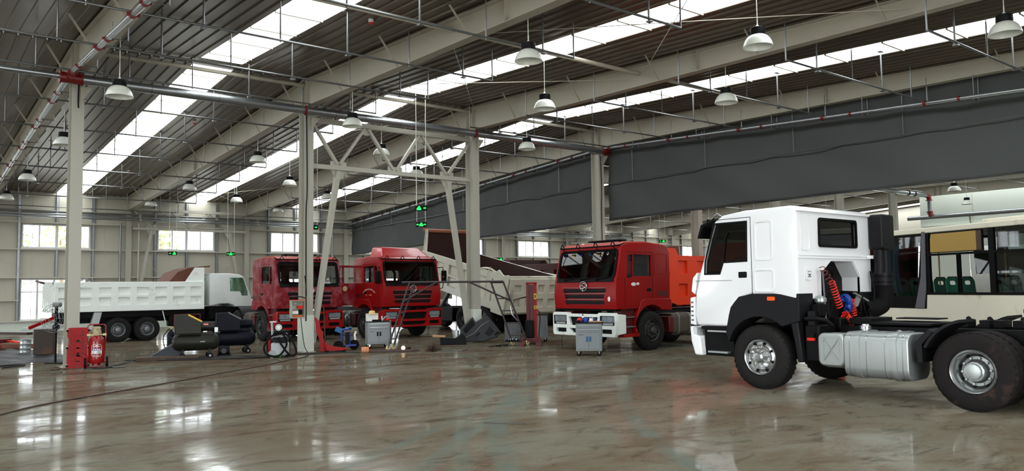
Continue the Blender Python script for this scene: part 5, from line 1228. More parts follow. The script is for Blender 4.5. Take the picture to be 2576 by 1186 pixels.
# ------------------------------------------------------------------ bus
BU = Vector((-1.35, -3.42, 0)).normalized()
t = thing('city_bus', 'cream city bus with black window band and green seats, behind the white truck', 'bus', (20.4, 9.9, 0), math.atan2(BU.y, BU.x))
L0, L1, BW = -1.7, 8.6, 2.45   # local x along the bus, near side at y=0, far side at y=+BW (beyond)
S = 1.0
near = 0.0
outer = [(L0, .38), (L1, .38), (L1, 3.08), (L0, 3.08)]
hol = [[(L0 + .2, 1.14), (.92, 1.14), (1.22, 2.93), (L0 + .3, 2.93)]]
for a, b_ in ((1.42, 3.08), (3.22, 4.9), (5.02, 6.7), (6.82, 8.4)): hol.append([(a, 1.5), (b_, 1.5), (b_, 2.93), (a, 2.93)])
low = [(L0, .36), (L1, .36), (L1, 1.46), (1.3, 1.46), (1.27, 1.12), (L0, 1.12)]
for s, y in (('near', 0.0), ('far', BW)):
    M().prism(low, 'y', y - .03, y + .03).build('lower_side', buscream, t, bevel=.008)
    hh = [hol[0]] + hol[1:]
    M().plate([(L0, 1.12), (1.27, 1.12), (1.3, 1.46), (L1, 1.46), (L1, 2.96), (L0, 2.96)], [[(p, q) for p, q in h] for h in [[(L0 + .15, 1.42 if s == 'near' else 1.42), (1.0, 1.42), (1.2, 2.9), (L0 + .25, 2.9)]] + [[(x, z + .02) for x, z in h] for h in hol[1:]]], 'y', y - .035, y + .035).build('window_band', blackp, t, smooth=0)
    M().box((L0, y - .05, 2.96), (L1, y + .05, 3.09)).build('cant_rail', buscream, t, bevel=.02)
    for h in hol[1:]:
        a, b_ = h[0][0], h[1][0]
        M().box((a, y - .036, 2.4), (b_, y + .03, 2.45)).box(((a + b_) / 2 - .04, y - .036, 1.52), ((a + b_) / 2 - .01, y + .03, 2.42)).box(((a + b_) / 2 + .02, y - .03, 1.52), ((a + b_) / 2 + .04, y + .03, 2.42)).build('window_frame', blackp if a > 1.5 else blackp, t)
        if a > 1.5 or s == 'far': M().add([(a, y, 1.52), (b_, y, 1.52), (b_, y, 2.95), (a, y, 2.95)], [(0, 1, 2, 3)]).build('window_glass', glass_b, t, smooth=0)
M().add([(L0 + .15, 0, 1.42), (1.0, 0, 1.42), (1.2, 0, 2.9), (L0 + .25, 0, 2.9)], [(0, 1, 2, 3)]).build('window_glass', glass_b, t, smooth=0)
M().prism([(.94, 1.13), (1.22, 1.13), (1.3, 1.6), (1.34, 3.0), (1.24, 3.0), (1.16, 1.9)], 'y', -.06, -.036).build('pillar_trim', greybar, t, label='grey slanted pillar trim')
M().box((1.5, -.075, 2.46), (2.98, -.04, 2.94)).build('opening_frame', blackp, t)
M().prism([(1.52, 2.48), (2.82, 2.48), (2.82, 2.92), (1.56, 2.92), (1.53, 2.8)], 'y', -.09, -.076).build('fibreboard_sheet', tan, t, label='tan board filling an upper window')
M().box((2.83, -.088, 2.48), (2.95, -.074, 2.92)).build('fibreboard_edge', wood, t)
M().box((L0, .0, 3.05), (L1, BW, 3.1)).build('roof', buscream, t, bevel=.03)
M().prism(rrect(2.6, .3, 4.4, 1.2, .1), 'z', 3.1, 3.2).build('roof_hatch', buscream, t, bevel=.03)
M().box((L0, 0, .36), (L0 + .06, BW, 3.05)).build('end_panel', blackp, t)
M().box((L1 - .06, 0, .36), (L1, BW, 3.05)).build('end_panel', buscream, t)
M().box((L0, .05, .55), (L1, BW - .05, .95)).build('floor_deck', blackp, t)
for s, y in ((-1, .2), (1, BW - .2)):
    for x in (-.3, 5.6): 
        w_ = wheel(t, x, y, s, 'front', .48, .28, rimgrey)
for i, x in enumerate((.15, .95, 1.75, 2.15, 3.0, 3.9, 4.8, 5.7, 6.6)):
    for y in (.4, .86):
        if i in (3,): continue
        e = bpy.data.objects.new('seat', None); COL.objects.link(e); e.parent = t; e.location = (x, y, .95)
        key = 'busseat'
        if key not in WC:
            a = rrect(-.2, .0, .2, .92, .12, 4); h_ = rrect(-.11, .74, .11, .84, .045, 4)
            bk = M().plate(a, [h_], 'x', -.02, .03); bk.v = [(x_ - .12 * z_, y_, z_) for x_, y_, z_ in bk.v]
            WC[key] = (bk.mesh('seat_back', 0), M().box((-.02, -.2, .38), (.4, .2, .43)).box((.1, -.03, 0), (.16, .03, .38)).mesh('seat_pan'), M().tube([(-.07, -.13, .89), (-.1, -.13, .93), (-.1, .13, .93), (-.07, .13, .89)], .014, 6).mesh('grab_handle'))
            WC[key][0].materials.append(seatgreen); WC[key][1].materials.append(seatgreen); WC[key][2].materials.append(rustdark)
        for nm, me in zip(('seat_back', 'seat_pan', 'grab_handle'), WC[key]): link(nm, me, e)
for x in (.7, 2.6, 3.6, 5.4): M().tube([(x, 1.0, .95), (x, 1.0, 3.0)], .018, 7).build('grab_pole', tan, t)
M().tube([(L0 + .2, .3, 2.5), (1.0, .3, 2.52)], .012, 6).build('curtain_rail', alu, t)
c = M(); n_ = 40
for i in range(n_ + 1):
    for j in range(9):
        q = j / 8; x = -.42 + .62 * i / n_ * (1 - .55 * q * (1 - q) * 1.2) ; c.v.append((x + .05 * q, .22 + .035 * math.sin(i * 1.3) + .02 * q, 2.75 - 1.25 * q))
for i in range(n_):
    for j in range(8): a = i * 9 + j; c.f.append((a, a + 1, a + 10, a + 9))
o = c.build('curtain', curtblue, t, smooth=180)
# ------------------------------------------------------------------ things on the floor
def caster(par, x, y, z=.0, r=.05, mat=black, spin=0):
    w_ = M().cyl((x, y - .018, z + r), (x, y + .018, z + r), r, 14).build('caster', mat, par)
    M().box((x - .02, y - .028, z + r), (x + .02, y - .022, z + 2.2 * r)).box((x - .02, y + .022, z + r), (x + .02, y + .028, z + 2.2 * r)).box((x - .03, y - .03, z + 2.1 * r), (x + .03, y + .03, z + 2.3 * r)).build('caster_fork', chrome, w_)
    return w_
def tool_cabinet(label, loc, rz, w, d, h, handle, items=True):
    t = thing('tool_cabinet', label, 'tool cabinet', loc, rz)
    z0 = .13
    M().box((-w / 2, -d / 2, z0), (w / 2, d / 2, h)).build('body', toolgrey, t, bevel=.008)
    M().box((-w / 2 - .02, -d / 2 - .02, h - .012), (w / 2 + .02, d / 2 + .02, h + .012)).build('top_tray', blackp, t, bevel=.006)
    for z in (h - .09, h - .19):
        dr = M().box((-w / 2 + .05, -d / 2 - .014, z - .04), (w / 2 - .05, -d / 2, z + .035)).build('drawer', toolgrey, t, bevel=.004)
        M().box((-w / 2 + .06, -d / 2 - .03, z + .022), (w / 2 - .06, -d / 2 - .012, z + .036)).build('drawer_handle', alu, dr)
    zt = h - .26
    for s in (-1, 1):
        dr = M().box((s * .004, -d / 2 - .014, z0 + .06), (s * (w / 2 - .05), -d / 2, zt)).build('door', toolgrey, t, bevel=.003)
        M().box((s * .02, -d / 2 - .03, z0 + .24), (s * .065, -d / 2 - .012, z0 + .37)).build('door_handle', handle, dr, bevel=.004)
    m = M(); put = lambda mm, a, b: mm.box((a[0], -d / 2 - .018, a[1]), (b[0], -d / 2 - .014, b[1]))
    glyphs(m, -w / 2 + .08, zt - .045, .02, 5, put, 2); m.build('badge_lettering', black, t, smooth=0)
    for sx in (-1, 1):
        for sy in (-1, 1): caster(t, sx * (w / 2 - .07), sy * (d / 2 - .07), 0, .052)
    return t
CA = math.atan2(14.216 - 14.746, 14.419 - 13.938)
tool_cabinet('grey tool cabinet with blue door handles before the white-bumpered red truck', (14.28, 14.72, 0), CA, .66, .42, .84, toolblue)
tool_cabinet('grey tool cabinet with black door handles in front of the deflector truck', (11.82, 21.4, 0), -.33, .68, .46, .80, blackp)
tool_cabinet('dark grey tool cabinet behind the red pallet stacker', (16.85, 19.75, 0), 2.4, .6, .45, .88, blackp)
def cabpt(base, ang, u, v, z): c, s = math.cos(ang), math.sin(ang); return (base[0] + u * c - v * s, base[1] + u * s + v * c, z)
B1, B2 = (14.28, 14.72), (11.82, 21.4)
o = M().lathe([(.062, 0), (.065, .01), (.065, .115), (.062, .12), (.058, .12), (.058, .01), (0, .01)], seg=20).build('paint_tin', bluep, None, loc=cabpt(B1, CA, -.08, .0, .853)); tag(o, 'large open dark blue tin on the cabinet with blue handles', 'tin')
o = M().lathe([(.045, 0), (.045, .1), (.04, .102), (0, .102)], seg=18).build('paint_tin', bluep, None, loc=cabpt(B1, CA, .14, .1, .853)); tag(o, 'smaller blue tin at the back of the cabinet with blue handles', 'tin')
t = thing('spray_bottle', 'tall blue and white bottle on the cabinet with blue handles', 'bottle', cabpt(B1, CA, -.16, .1, .853))
M().lathe([(.03, 0), (.034, .01), (.034, .13), (.015, .16), (.012, .18), (0, .18)], seg=14).build('bottle_body', bluep, t)
M().lathe([(.035, .11), (.035, .14), (.018, .16)], seg=14).build('bottle_shoulder', white, t); M().lathe([(.018, .17), (.018, .205), (.0, .21)], seg=10).build('bottle_cap', redfit, t)
def rag(name, label, mat, loc, r, h, seed, cat='rag'):
    rnd = random.Random(seed); m = M().ball((0, 0, h * .5), (r, r * .75, h * .5), 14)
    m.v = [(x * (1 + rnd.uniform(-.25, .25)), y * (1 + rnd.uniform(-.25, .25)), max(0, z * (1 + rnd.uniform(-.2, .3)))) for x, y, z in m.v]
    o = m.build(name, mat, None, smooth=60, loc=loc); tag(o, label, cat); return o
rag('rag', 'crumpled red cloth on the left edge of the cabinet with blue handles', lens_r, cabpt(B1, CA, -.24, -.05, .853), .07, .1, 3)
rag('rag', 'dark crumpled cloth hanging at the left corner of the cabinet with blue handles', navy, cabpt(B1, CA, -.27, -.1, .853), .07, .06, 4)
rag('rag', 'pale crumpled paper in the middle of the cabinet with blue handles', white, cabpt(B1, CA, .06, -.05, .853), .06, .08, 6)
rag('rag', 'white wad behind the blue tin on the cabinet with blue handles', cream, cabpt(B1, CA, .08, .1, .853), .06, .1, 9)
o = M().lathe([(.022, 0), (.022, .08), (.008, .13), (0, .14)], seg=12).build('nozzle_bottle', alu, None, loc=cabpt(B1, CA, .02, .13, .853)); tag(o, 'small grey nozzle bottle on the cabinet with blue handles', 'bottle')
o = M().box((-.17, -.05, 0), (.17, .05, .035)).build('timber_block', woodlight, None, bevel=.01, loc=cabpt(B1, CA, .17, -.12, .853), rot=(0, 0, CA + .15)); tag(o, 'pale wooden plank on the right of the cabinet with blue handles', 'timber')
# on the second cabinet
t = thing('straw_hat', 'pale straw hat resting on the white carton on the second cabinet', 'hat', cabpt(B2, -.33, -.16, .05, 1.03))
M().lathe([(.2, 0), (.19, .012), (.1, .015), (.09, .08), (.06, .1), (0, .105), (0, .1), (.055, .095), (.085, .075), (.092, .01), (.19, .003)], seg=24).build('brim_and_crown', straw, t)
o = M().box((-.17, -.11, 0), (.17, .11, .215)).build('carton', white, None, loc=cabpt(B2, -.33, -.16, .06, .813), rot=(0, 0, -.3)); tag(o, 'white carton under the straw hat on the cabinet with black handles', 'box')
o = M().box((-.14, -.05, 0), (.14, .05, .05)).build('sanding_block', blackp, None, loc=cabpt(B2, -.33, -.04, -.13, .813), rot=(0, 0, -.3), bevel=.01); tag(o, 'black oblong tool at the front of the cabinet with black handles', 'tool')
o = M().cyl((0, 0, 0), (0, 0, .15), .022, 12).build('metal_tube', chrome, None, loc=cabpt(B2, -.33, .12, -.1, .813)); tag(o, 'short bright metal cylinder standing on the cabinet with black handles', 'tool')
t = thing('spray_gun', 'silver spray gun with red cup on the cabinet with black handles', 'spray gun', cabpt(B2, -.33, .26, -.02, .813))
M().tube(spline([(-.12, 0, .03), (-.04, 0, .11), (.05, 0, .12), (.12, 0, .06)], 5), .022, 9).build('gun_body', alu, t); M().ball((.05, 0, .045), (.06, .05, .045), 10).build('gun_cup', lens_r, t)
m = M()
for i in range(13):
    for j in range(8):
        q = i / 12; m.v.append((.03 * math.sin(j * 1.4) + .37 + .03 * q, -.12 + .3 * j / 7, .0 + .83 - q * .72 if i else .83))
for i in range(12):
    for j in range(7): a = i * 8 + j; m.f.append((a, a + 1, a + 9, a + 8))
mc = Matrix.Translation((B2[0], B2[1], 0)) @ Matrix.Rotation(-.33, 4, 'Z')
o = m.xf(mc).build('plastic_sheet', pm('grey translucent plastic bag', (150, 154, 152), .3), None, smooth=60); sd = o.modifiers.new('t', 'SOLIDIFY'); sd.thickness = .006; tag(o, 'grey plastic sheet hanging off the right side of the second cabinet', 'plastic sheet')

# red moulded board leaning on the left column
t = thing('moulded_board', 'red moulded plastic board with black casters standing against the left column', 'creeper board', (3.64, 21.03, 0), -.12)
W2, Hh = .225, .97
out = [(-W2, .02), (W2, .02), (W2, .22), (W2, .42), (W2 * .98, .52), (W2 * .86, .6), (W2 * .86, .7), (W2 * .98, .78), (W2, .84), (W2, .95), (W2 * .7, .97), (-W2 * .7, .97), (-W2, .95), (-W2, .84), (-W2 * .98, .78), (-W2 * .86, .7), (-W2 * .86, .6), (-W2 * .98, .52), (-W2, .42)]
hol = []
for i, x in enumerate((-.15, -.095, .095, .15)):
    for j in range(8):
        z = .25 + .085 * j + (.04 if i % 2 else 0)
        if z + .05 < .93 and abs(x) < W2 * .8: hol.append([(x - .009, z), (x + .009, z), (x + .009, z + .045), (x - .009, z + .045)])
for z in (.3, .45, .6, .75): hol.append([(-.05, z), (-.035, z), (-.035, z + .05), (-.05, z + .05)]); hol.append([(.035, z), (.05, z), (.05, z + .05), (.035, z + .05)])
hol.append(arc(0, .05, .045, 0, 180, 8))
M().plate(out, hol, 'y', -.03, -.005).build('moulded_face', redpl, t, bevel=.003)
M().plate([(a * .98, b) for a, b in out], [], 'y', -.004, .03).build('back_shell', reddark, t)  # dark red backing puts shade into the slots of the face
fr = M().box((-.07, -.045, .1), (-.055, -.03, .9)).box((.055, -.045, .1), (.07, -.03, .9)).box((-W2, -.042, .2), (-.08, -.03, .215)).box((.08, -.042, .2), (W2, -.03, .215)).box((-.1, -.042, .68), (.1, -.03, .695))
for z in (.35, .5): fr.box((-W2 * .9, -.038, z), (-.1, -.03, z + .01)).box((.1, -.038, z), (W2 * .9, -.03, z + .01))
fr.build('raised_rib', redpl, t)
M().obox((0, -.04, .36), (.05, .02, .05), (0, .7, 0)).obox((0, -.04, .66), (.05, .02, .05), (0, .7, 0)).box((-.04, -.045, .17), (.04, -.03, .19)).build('hook_plate', blackp, t)
for sx in (-1, 1):
    for z in (.08, .5, .9): M().cyl((sx * W2, -.06, z - .02), (sx * W2, -.06, z + .03), .022, 10).build('caster', black, t); M().box((sx * W2 - .02, -.075, z + .025), (sx * W2 + .02, -.03, z + .035)).build('caster_fork', white, t)
# trolley fire extinguisher
t = thing('fire_extinguisher', 'large red wheeled fire extinguisher with white octagonal label beside the left column', 'fire extinguisher', (4.02, 20.95, 0), -.15)
M().lathe([(.06, .1), (.15, .12), (.165, .17), (.17, .22), (.17, .62), (.155, .70), (.11, .75), (.05, .77), (.0, .77)], seg=32).build('cylinder', extred, t, smooth=50)
M().lathe([(.09, .06), (.09, .13)], seg=24).build('foot_ring', extred, t)
M().tube([(-.17, .0, .30), (-.2, .02, .75), (-.19, .02, .99), (-.15, .02, 1.03), (.15, .02, 1.03), (.19, .02, .99), (.2, .02, .75), (.17, 0, .3)], .015, 8).build('handle_frame', extred, t)
M().lathe([(.0, .80), (.1, .80), (.105, .84), (.09, .93), (.1, .96), (.05, .985), (0, .985)], seg=20).build('valve_wrap', pm('yellowed tape', (178, 162, 128), .6, 0, .2, 20, dirt=(96, 60, 40), dirt_amt=.3, dscale=14), t)
M().lathe([(.04, .76), (.04, .8)], seg=14).box((-.14, -.03, .775), (.14, .03, .8)).obox((-.17, 0, .79), (.07, .05, .05)).obox((.17, 0, .79), (.07, .05, .05)).build('valve', cream, t)
def on_cyl(u, z, r=.1725): a = u / .17; return (r * math.sin(a), -r * math.cos(a), z)
def cylpatch(m, u0, z0, u1, z1, r): 
    n = max(1, int(abs(u1 - u0) / .012)); k0 = len(m.v)
    for i in range(n + 1):
        u = u0 + (u1 - u0) * i / n; m.v += [on_cyl(u, z0, r), on_cyl(u, z1, r)]
    for i in range(n): a = k0 + 2 * i; m.f.append((a, a + 2, a + 3, a + 1))
oc = [(-.075, .28), (.075, .28), (.11, .325), (.11, .52), (.075, .565), (-.075, .565), (-.11, .52), (-.11, .325)]
m = M(); m.tube([on_cyl(u, z, .173) for i in range(8) for u, z in [(oc[i][0] + (oc[(i + 1) % 8][0] - oc[i][0]) * q / 4, oc[i][1] + (oc[(i + 1) % 8][1] - oc[i][1]) * q / 4) for q in range(4)]], .004, 5, closed=True)
m.build('label_border', white, t)
m = M(); cylpatch(m, -.105, .345, .105, .42, .1722); m.build('label_panel', white, t, smooth=0)
m = M(); cylpatch(m, -.105, .425, .105, .47, .1722); m.build('label_band', purple, t, smooth=0)
m = M()
for i in range(4): cylpatch(m, -.08 + .043 * i, .433, -.052 + .043 * i, .46, .1732)
for i in range(9): cylpatch(m, -.075 + .017 * i, .505, -.064 + .017 * i, .522, .1732)
cylpatch(m, -.03, .53, .03, .545, .1732)
for i in range(6): cylpatch(m, -.06 + .02 * i, .30, -.05 + .02 * i, .318, .1732)
m.build('label_lettering', white, t, smooth=0)
m = M()
for i in range(5): cylpatch(m, .0, .352 + .013 * i, .09, .357 + .013 * i, .1734)
for i in range(4): cylpatch(m, -.09, .352 + .016 * i, -.05, .358 + .016 * i, .1734)
m.build('label_lettering', black, t, smooth=0)
m = M(); cylpatch(m, -.02, .245, .0, .252, .1732); cylpatch(m, .01, .245, .02, .252, .1732); m.build('label_lettering', white, t, smooth=0)
for s in (-1, 1): M().cyl((s * .205, .05, .13), (s * .255, .05, .13), .13, 22).build('trolley_wheel', black, t); M().cyl((s * .2, .05, .13), (s * .26, .05, .13), .06, 12).build('wheel_hub', extred, t)
M().cyl((-.2, .05, .13), (.2, .05, .13), .012).tube([(-.17, 0, .3), (-.16, -.05, .03), (.16, -.05, .03), (.17, 0, .3)], .012, 6).build('trolley_frame', extred, t)
o = M().prism([(-.14, -.1), (.14, -.12), (.17, .06), (.04, .08), (.0, .13), (-.13, .11)], 'z', 0, .02).build('drain_cover', rimdark, None, bevel=.006, loc=(4.45, 20.7, .001)); tag(o, 'small dark metal plate on the floor right of the extinguisher', 'plate')
m = M(); rnd = random.Random(2)
m.ball((0, 0, .02), (.11, .06, .035), 10).tube(spline([(-.12, 0, .01), (0, .02, .08), (.1, 0, .03), (.24, .03, .01)], 4), .012, 6)
o = m.build('leaf_litter', wood, None, loc=(3.2, 21.1, 0)); tag(o, 'small brown clump of litter at the foot of the left column', 'litter')

# things at the far left: tarpaulin, red steel parts, drum, rusty box, standing fan
m = M(); nx_, ny_ = 40, 24; rnd = random.Random(8)
for i in range(nx_ + 1):
    for j in range(ny_ + 1):
        x = 1.2 + 2.85 * i / nx_; y = 23.7 + 5.6 * j / ny_ + .25 * math.sin(i * .3)
        m.v.append((x + .001 * y, y, .012 + .045 * abs(math.sin(x * 3.1 + y * 1.3)) * abs(math.sin(y * 2.3 + x * .7)) + .02 * rnd.random() if 0 < i < nx_ and 0 < j < ny_ else .004))
for i in range(nx_):
    for j in range(ny_): a = i * (ny_ + 1) + j; m.f.append((a, a + ny_ + 1, a + ny_ + 2, a + 1))
o = m.build('tarpaulin', tarp, None, smooth=80); tag(o, 'dark blue-black crumpled tarpaulin on the floor at the far left', 'tarpaulin')
t = thing('steel_drum', 'small silver ribbed drum standing on the dark tarpaulin', 'drum', (3.36, 27.4, .05))
M().lathe([(.14, 0), (.15, .01), (.145, .03), (.145, .12), (.152, .13), (.145, .14), (.145, .25), (.152, .26), (.145, .27), (.145, .37), (.152, .39), (.14, .395), (.13, .39), (.13, .05), (0, .05)], seg=28).build('drum_shell', alu, t)
o = M().box((-.25, -.2, 0), (.25, .2, .72)).build('rusty_cabinet', pm('rusty brown box', (52, 40, 30), .6, 0, .2, 3, dirt=(92, 58, 28), dirt_amt=.3), None, bevel=.012, loc=(3.68, 26.2, .05), rot=(0, 0, -.3)); tag(o, 'dark rusty metal box behind the standing fan', 'box')
for i, (p, q, w_, h_, mt, lab) in enumerate((((1.6, 33.6, .42), (3.75, 29.8, .2), .12, .06, lens_r, 'long bright red steel bar lying across the pile at the far left'),
        ((1.7, 32.2, .2), (3.2, 30.6, .26), .5, .12, reddark, 'dark red flat panel lying under the bright red bar'),
        ((2.2, 35.2, .4), (4.2, 33.2, .36), .3, .08, rustdark, 'dark brown beam at the back of the left pile'),
        ((2.0, 31.5, .12), (4.2, 29.2, .10), .16, .16, rust, 'brown timber baulk at the front of the left pile'),
        ((4.0, 33.8, .5), (5.6, 33.2, .58), .1, .1, alu, 'grey steel pipe lying beyond the rusty box'),
        ((3.8, 30.3, .66), (4.6, 30.75, .98), .08, .1, redp, 'red strut leaning up behind the standing fan'))):
    o = M().bar(p, q, w_, h_).build('steel_part', mt, None, bevel=.01); tag(o, lab, 'steel part')
for i, (x, y, z, r, mt, lab) in enumerate(((2.75, 29.9, .0, .17, redp, 'glossy red rounded part at the left edge of the pile'), (3.1, 30.6, .0, .13, redp, 'second glossy red rounded part beside the drum'), (3.6, 30.8, .0, .12, rustdark, 'dark lumpy part behind the drum'))):
    o = M().ball((0, 0, r * .7), (r * 1.5, r, r * .7), 14).build('casting', mt, None, loc=(x, y, z)); tag(o, lab, 'steel part')
t = thing('pedestal_fan', 'black pedestal fan on a flat base left of the left column', 'fan', (3.5, 23.15, 0), -.9)
M().prism([(-.25, -.1), (.25, -.1), (.25, .1), (-.25, .1)], 'z', 0, .03).build('base', blackp, t, bevel=.01)
M().cyl((0, 0, .03), (0, 0, 1.0), .028, 12).build('pole', blackp, t)
M().ball((0, 0, .93), (.1, .08, .08), 12).obox((0, 0, 1.18), (.06, .05, .55)).build('motor', blackp, t)
M().obox((.02, 0, 1.5), (.2, .14, .12)).build('motor_head', rimgrey, t, bevel=.03)
for rr in (.36, .30, .22, .12):
    M().tube([(rr * math.cos(a), -.12, 1.15 + rr * math.sin(a)) for a in [2 * PI * i / 30 for i in range(30)]], .005, 5, closed=True).build('cage_ring', rimgrey, t)
for i in range(10):
    a = 2 * PI * i / 10; M().tube([(.05 * math.cos(a), -.14, 1.15 + .05 * math.sin(a)), (.36 * math.cos(a), -.12, 1.15 + .36 * math.sin(a)), (.36 * math.cos(a), 0, 1.15 + .36 * math.sin(a))], .004, 4).build('cage_wire', rimgrey, t)

# compressors
def compressor(label, loc, rz, paint, L=1.0, R=.235, accents=True):
    t = thing('air_compressor', label, 'air compressor', loc, rz)
    pr = [(0, -L / 2 - .1), (R * .5, -L / 2 - .08), (R * .85, -L / 2 - .02), (R, -L / 2 + .08), (R, L / 2 - .08), (R * .85, L / 2 + .02), (R * .5, L / 2 + .08), (0, L / 2 + .1)]
    M().lathe(pr, (0, 0, .44), 'x', 32).build('air_tank', paint, t, smooth=60)
    M().box((-L * .42, -.14, .64), (L * .42, .14, .68)).build('deck_plate', paint, t)
    M().prism([(-.54, .66), (.12, .66), (.12, 1.0), (-.2, 1.18), (-.54, 1.17)], 'y', -.26, -.12).build('belt_guard', paint, t, bevel=.02)
    M().plate([(-.2, 1.19), (.14, 1.0), (.11, .97), (-.22, 1.155)], [], 'y', -.27, -.1).build('guard_edge', yellow if accents else greybar, t)
    M().cyl((.1, .04, .84), (.46, .04, .84), .125, 20).box((.1, -.06, .68), (.4, .14, .72)).build('motor', paint, t)
    for x in (.16, .22, .28, .34): M().cyl((x, .04, .84), (x + .02, .04, .84), .133, 20).build('motor_fin', paint, t)
    M().cyl((.44, .04, .84), (.5, .04, .84), .115, 18).build('fan_cover', paint if not accents else blackp, t)
    M().box((.18, -.1, .88), (.3, -.08, .92)).build('motor_plate', lens_o if accents else blackp, t)
    M().obox((-.2, .1, .84), (.3, .2, .3)).cyl((-.3, .1, .9), (-.3, .1, 1.12), .07, 12).cyl((-.1, .1, .9), (-.1, .1, 1.12), .07, 12).build('pump', blackp, t)
    for i in range(5): M().obox((-.2, .1, 1.0 + .03 * i), (.36, .2, .008)).build('pump_fin', blackp, t)
    M().box((.44, -.24, .68), (.54, -.16, .82)).build('pressure_switch', alu if accents else blackp, t, bevel=.01)
    if accents: M().cyl((.16, -.22, .71), (.26, -.22, .71), .018).build('drain_valve', white, t)
    for x in (-L * .34, L * .34):
        M().prism([(-.24, .12), (.24, .12), (.14, .26), (-.14, .26)], 'x', x - .03, x + .03).build('foot_bracket', paint, t)
        for y in (-.24, .24): M().cyl((x, y - .03, .075), (x, y + .03, .075), .075, 18).build('wheel', black, t); M().cyl((x, y - .035, .075), (x, y + .035, .075), .032, 12).build('wheel_hub', rimgrey, t)
    M().tube([(-L / 2 - .02, -.1, .5), (-L / 2 - .18, -.1, .62), (-L / 2 - .18, .1, .62), (-L / 2 - .02, .1, .5)], .014, 7).build('push_handle', paint, t)
    if accents:
        mm = M(); put = lambda m_, a, b: m_.box((a[0], -.2275 if False else -R - .003, a[1]), (b[0], -R + .004, b[1]))
        glyphs(mm, .1, .43, .035, 3, put, 12); mm.build('tank_lettering', white, t, smooth=0)
    return t
compressor('olive green piston air compressor on wheels, nearer the camera of the pair', (6.62, 21.95, 0), -.22, olive, 1.0, .24)
compressor('dark navy air compressor behind the olive one, tank end towards the vacuum', (7.95, 22.8, 0), -.15, navy, .98, .225, False)
t = thing('gas_cylinder', 'dark blue gas cylinder standing left of the olive compressor', 'gas cylinder', (6.2, 22.75, 0))
M().lathe([(.1, 0), (.105, .03), (.105, .6), (.08, .68), (.035, .72), (.03, .76), (0, .76)], seg=20).build('shell', navy, t); M().tube([(0, 0, .76), (0, 0, .83)], .03, 8).box((-.06, -.015, .8), (.06, .015, .83)).build('valve', cream, t)
M().tube(spline([(-.02, 0, .8), (-.2, -.05, .6), (-.18, 0, .35), (-.08, 0, .1)], 5), .012, 6).build('hose', blackp, t)
t = thing('small_pump', 'small black motor pump on the floor between the compressors', 'pump', (7.35, 21.9, 0), -.3)
M().cyl((-.15, 0, .16), (.15, 0, .16), .13, 16).box((-.18, -.12, 0), (.18, .12, .06)).build('motor', blackp, t); M().cyl((.0, -.14, .16), (.0, -.12, .16), .07, 12).build('gauge', rimdark, t)
o = M().prism([(0, 0), (.78, -.02), (.74, .32), (.6, .34)], 'y', -.15, .15).build('wheel_ramp', pm('blue grey rubber', (52, 56, 64), .7, 0, .1), None, bevel=.01, loc=(5.55, 22.3, .09), rot=(0, 0, -.2)); tag(o, 'grey wedge ramp lying left of the olive compressor', 'ramp')
o = M().box((-.75, -.14, 0), (.75, .14, .1)).build('timber_beam', wood, None, bevel=.01, loc=(5.9, 21.95, 0), rot=(0, 0, -.2)); tag(o, 'old timber beam on the floor in front of the compressors', 'timber')

# industrial vacuum
t = thing('industrial_vacuum', 'pale grey industrial vacuum with coiled black hose left of the switchbox column', 'vacuum cleaner', (8.38, 20.5, 0), -.5)
M().prism(rrect(-.22, .06, .22, .40, .06), 'y', -.2, .2).build('dust_bin', pm('pale grey moulded plastic', (170, 174, 176), .35), t, bevel=.03, smooth=50)
M().prism(rrect(-.2, .42, .2, .52, .04), 'y', -.19, .19).build('motor_deck', plastic, t, bevel=.02)
M().prism([(-.19, .53), (.2, .53), (.17, .64), (-.16, .66)], 'y', -.17, .17).build('motor_head', pm('grey moulded plastic', (160, 164, 166), .35), t, bevel=.03)
M().prism([(-.14, .40), (.21, .38), (.21, .5), (-.05, .46)], 'y', -.21, -.19).build('side_flash', plastic, t)
M().box((-.14, -.22, .02), (.05, -.2, .08)).build('green_flash', pm('bright green plastic', (70, 160, 60), .4), t)
M().tube([(-.2, -.12, .5), (-.22, -.12, .95), (-.22, .12, .95), (-.2, .12, .5)], .014, 7).box((-.26, -.14, .93), (-.1, .14, .96)).build('handle_frame', pm('pale handle tube', (196, 198, 198), .3, .3), t)
M().lathe([(.105, 0), (.11, .03), (.08, .05), (.0, .05)], (-.02, -.16, .8), 'y', 24, flip=-1).build('sander_disc', plastic, t); M().lathe([(.085, 0), (.085, .006), (.03, .008)], (-.02, -.208, .8), 'y', 24, flip=-1).build('sander_pad', white, t)
for i in range(8):
    a = 2 * PI * i / 8; M().lathe([(.012, 0), (0, .002)], (-.02 + .06 * math.cos(a), -.218, .8 + .06 * math.sin(a)), 'y', 8, flip=-1).build('pad_hole', blackp, t)
M().cyl((-.02, -.1, .78), (-.02, -.16, .8), .05).tube([(-.02, -.12, .7), (0, -.15, .45)], .03, 8).build('sander_body', blackp, t)
hose = spline([(.0, -.18, .68), (-.22, -.24, .55), (-.38, -.28, .3), (-.3, -.3, .1), (.0, -.32, .06), (.2, -.33, .35), (.1, -.3, .62), (-.12, -.26, .6), (-.1, -.25, .66), (.12, -.3, .66), (.34, -.32, .45), (.45, -.35, .18), (.4, -.36, .06), (.28, -.36, .08), (.1, -.33, .3), (-.02, -.25, .5)], 8)
M().tube(hose, .026, 10).build('hose', black, t)
for x, y in ((-.18, -.2), (-.18, .2)): M().cyl((x, y - .025, .1), (x, y + .025, .1), .1, 20).build('rear_wheel', pm('grey wheel plastic', (150, 152, 152), .5) if 'grey wheel plastic' not in MATS else MATS['grey wheel plastic'], t)
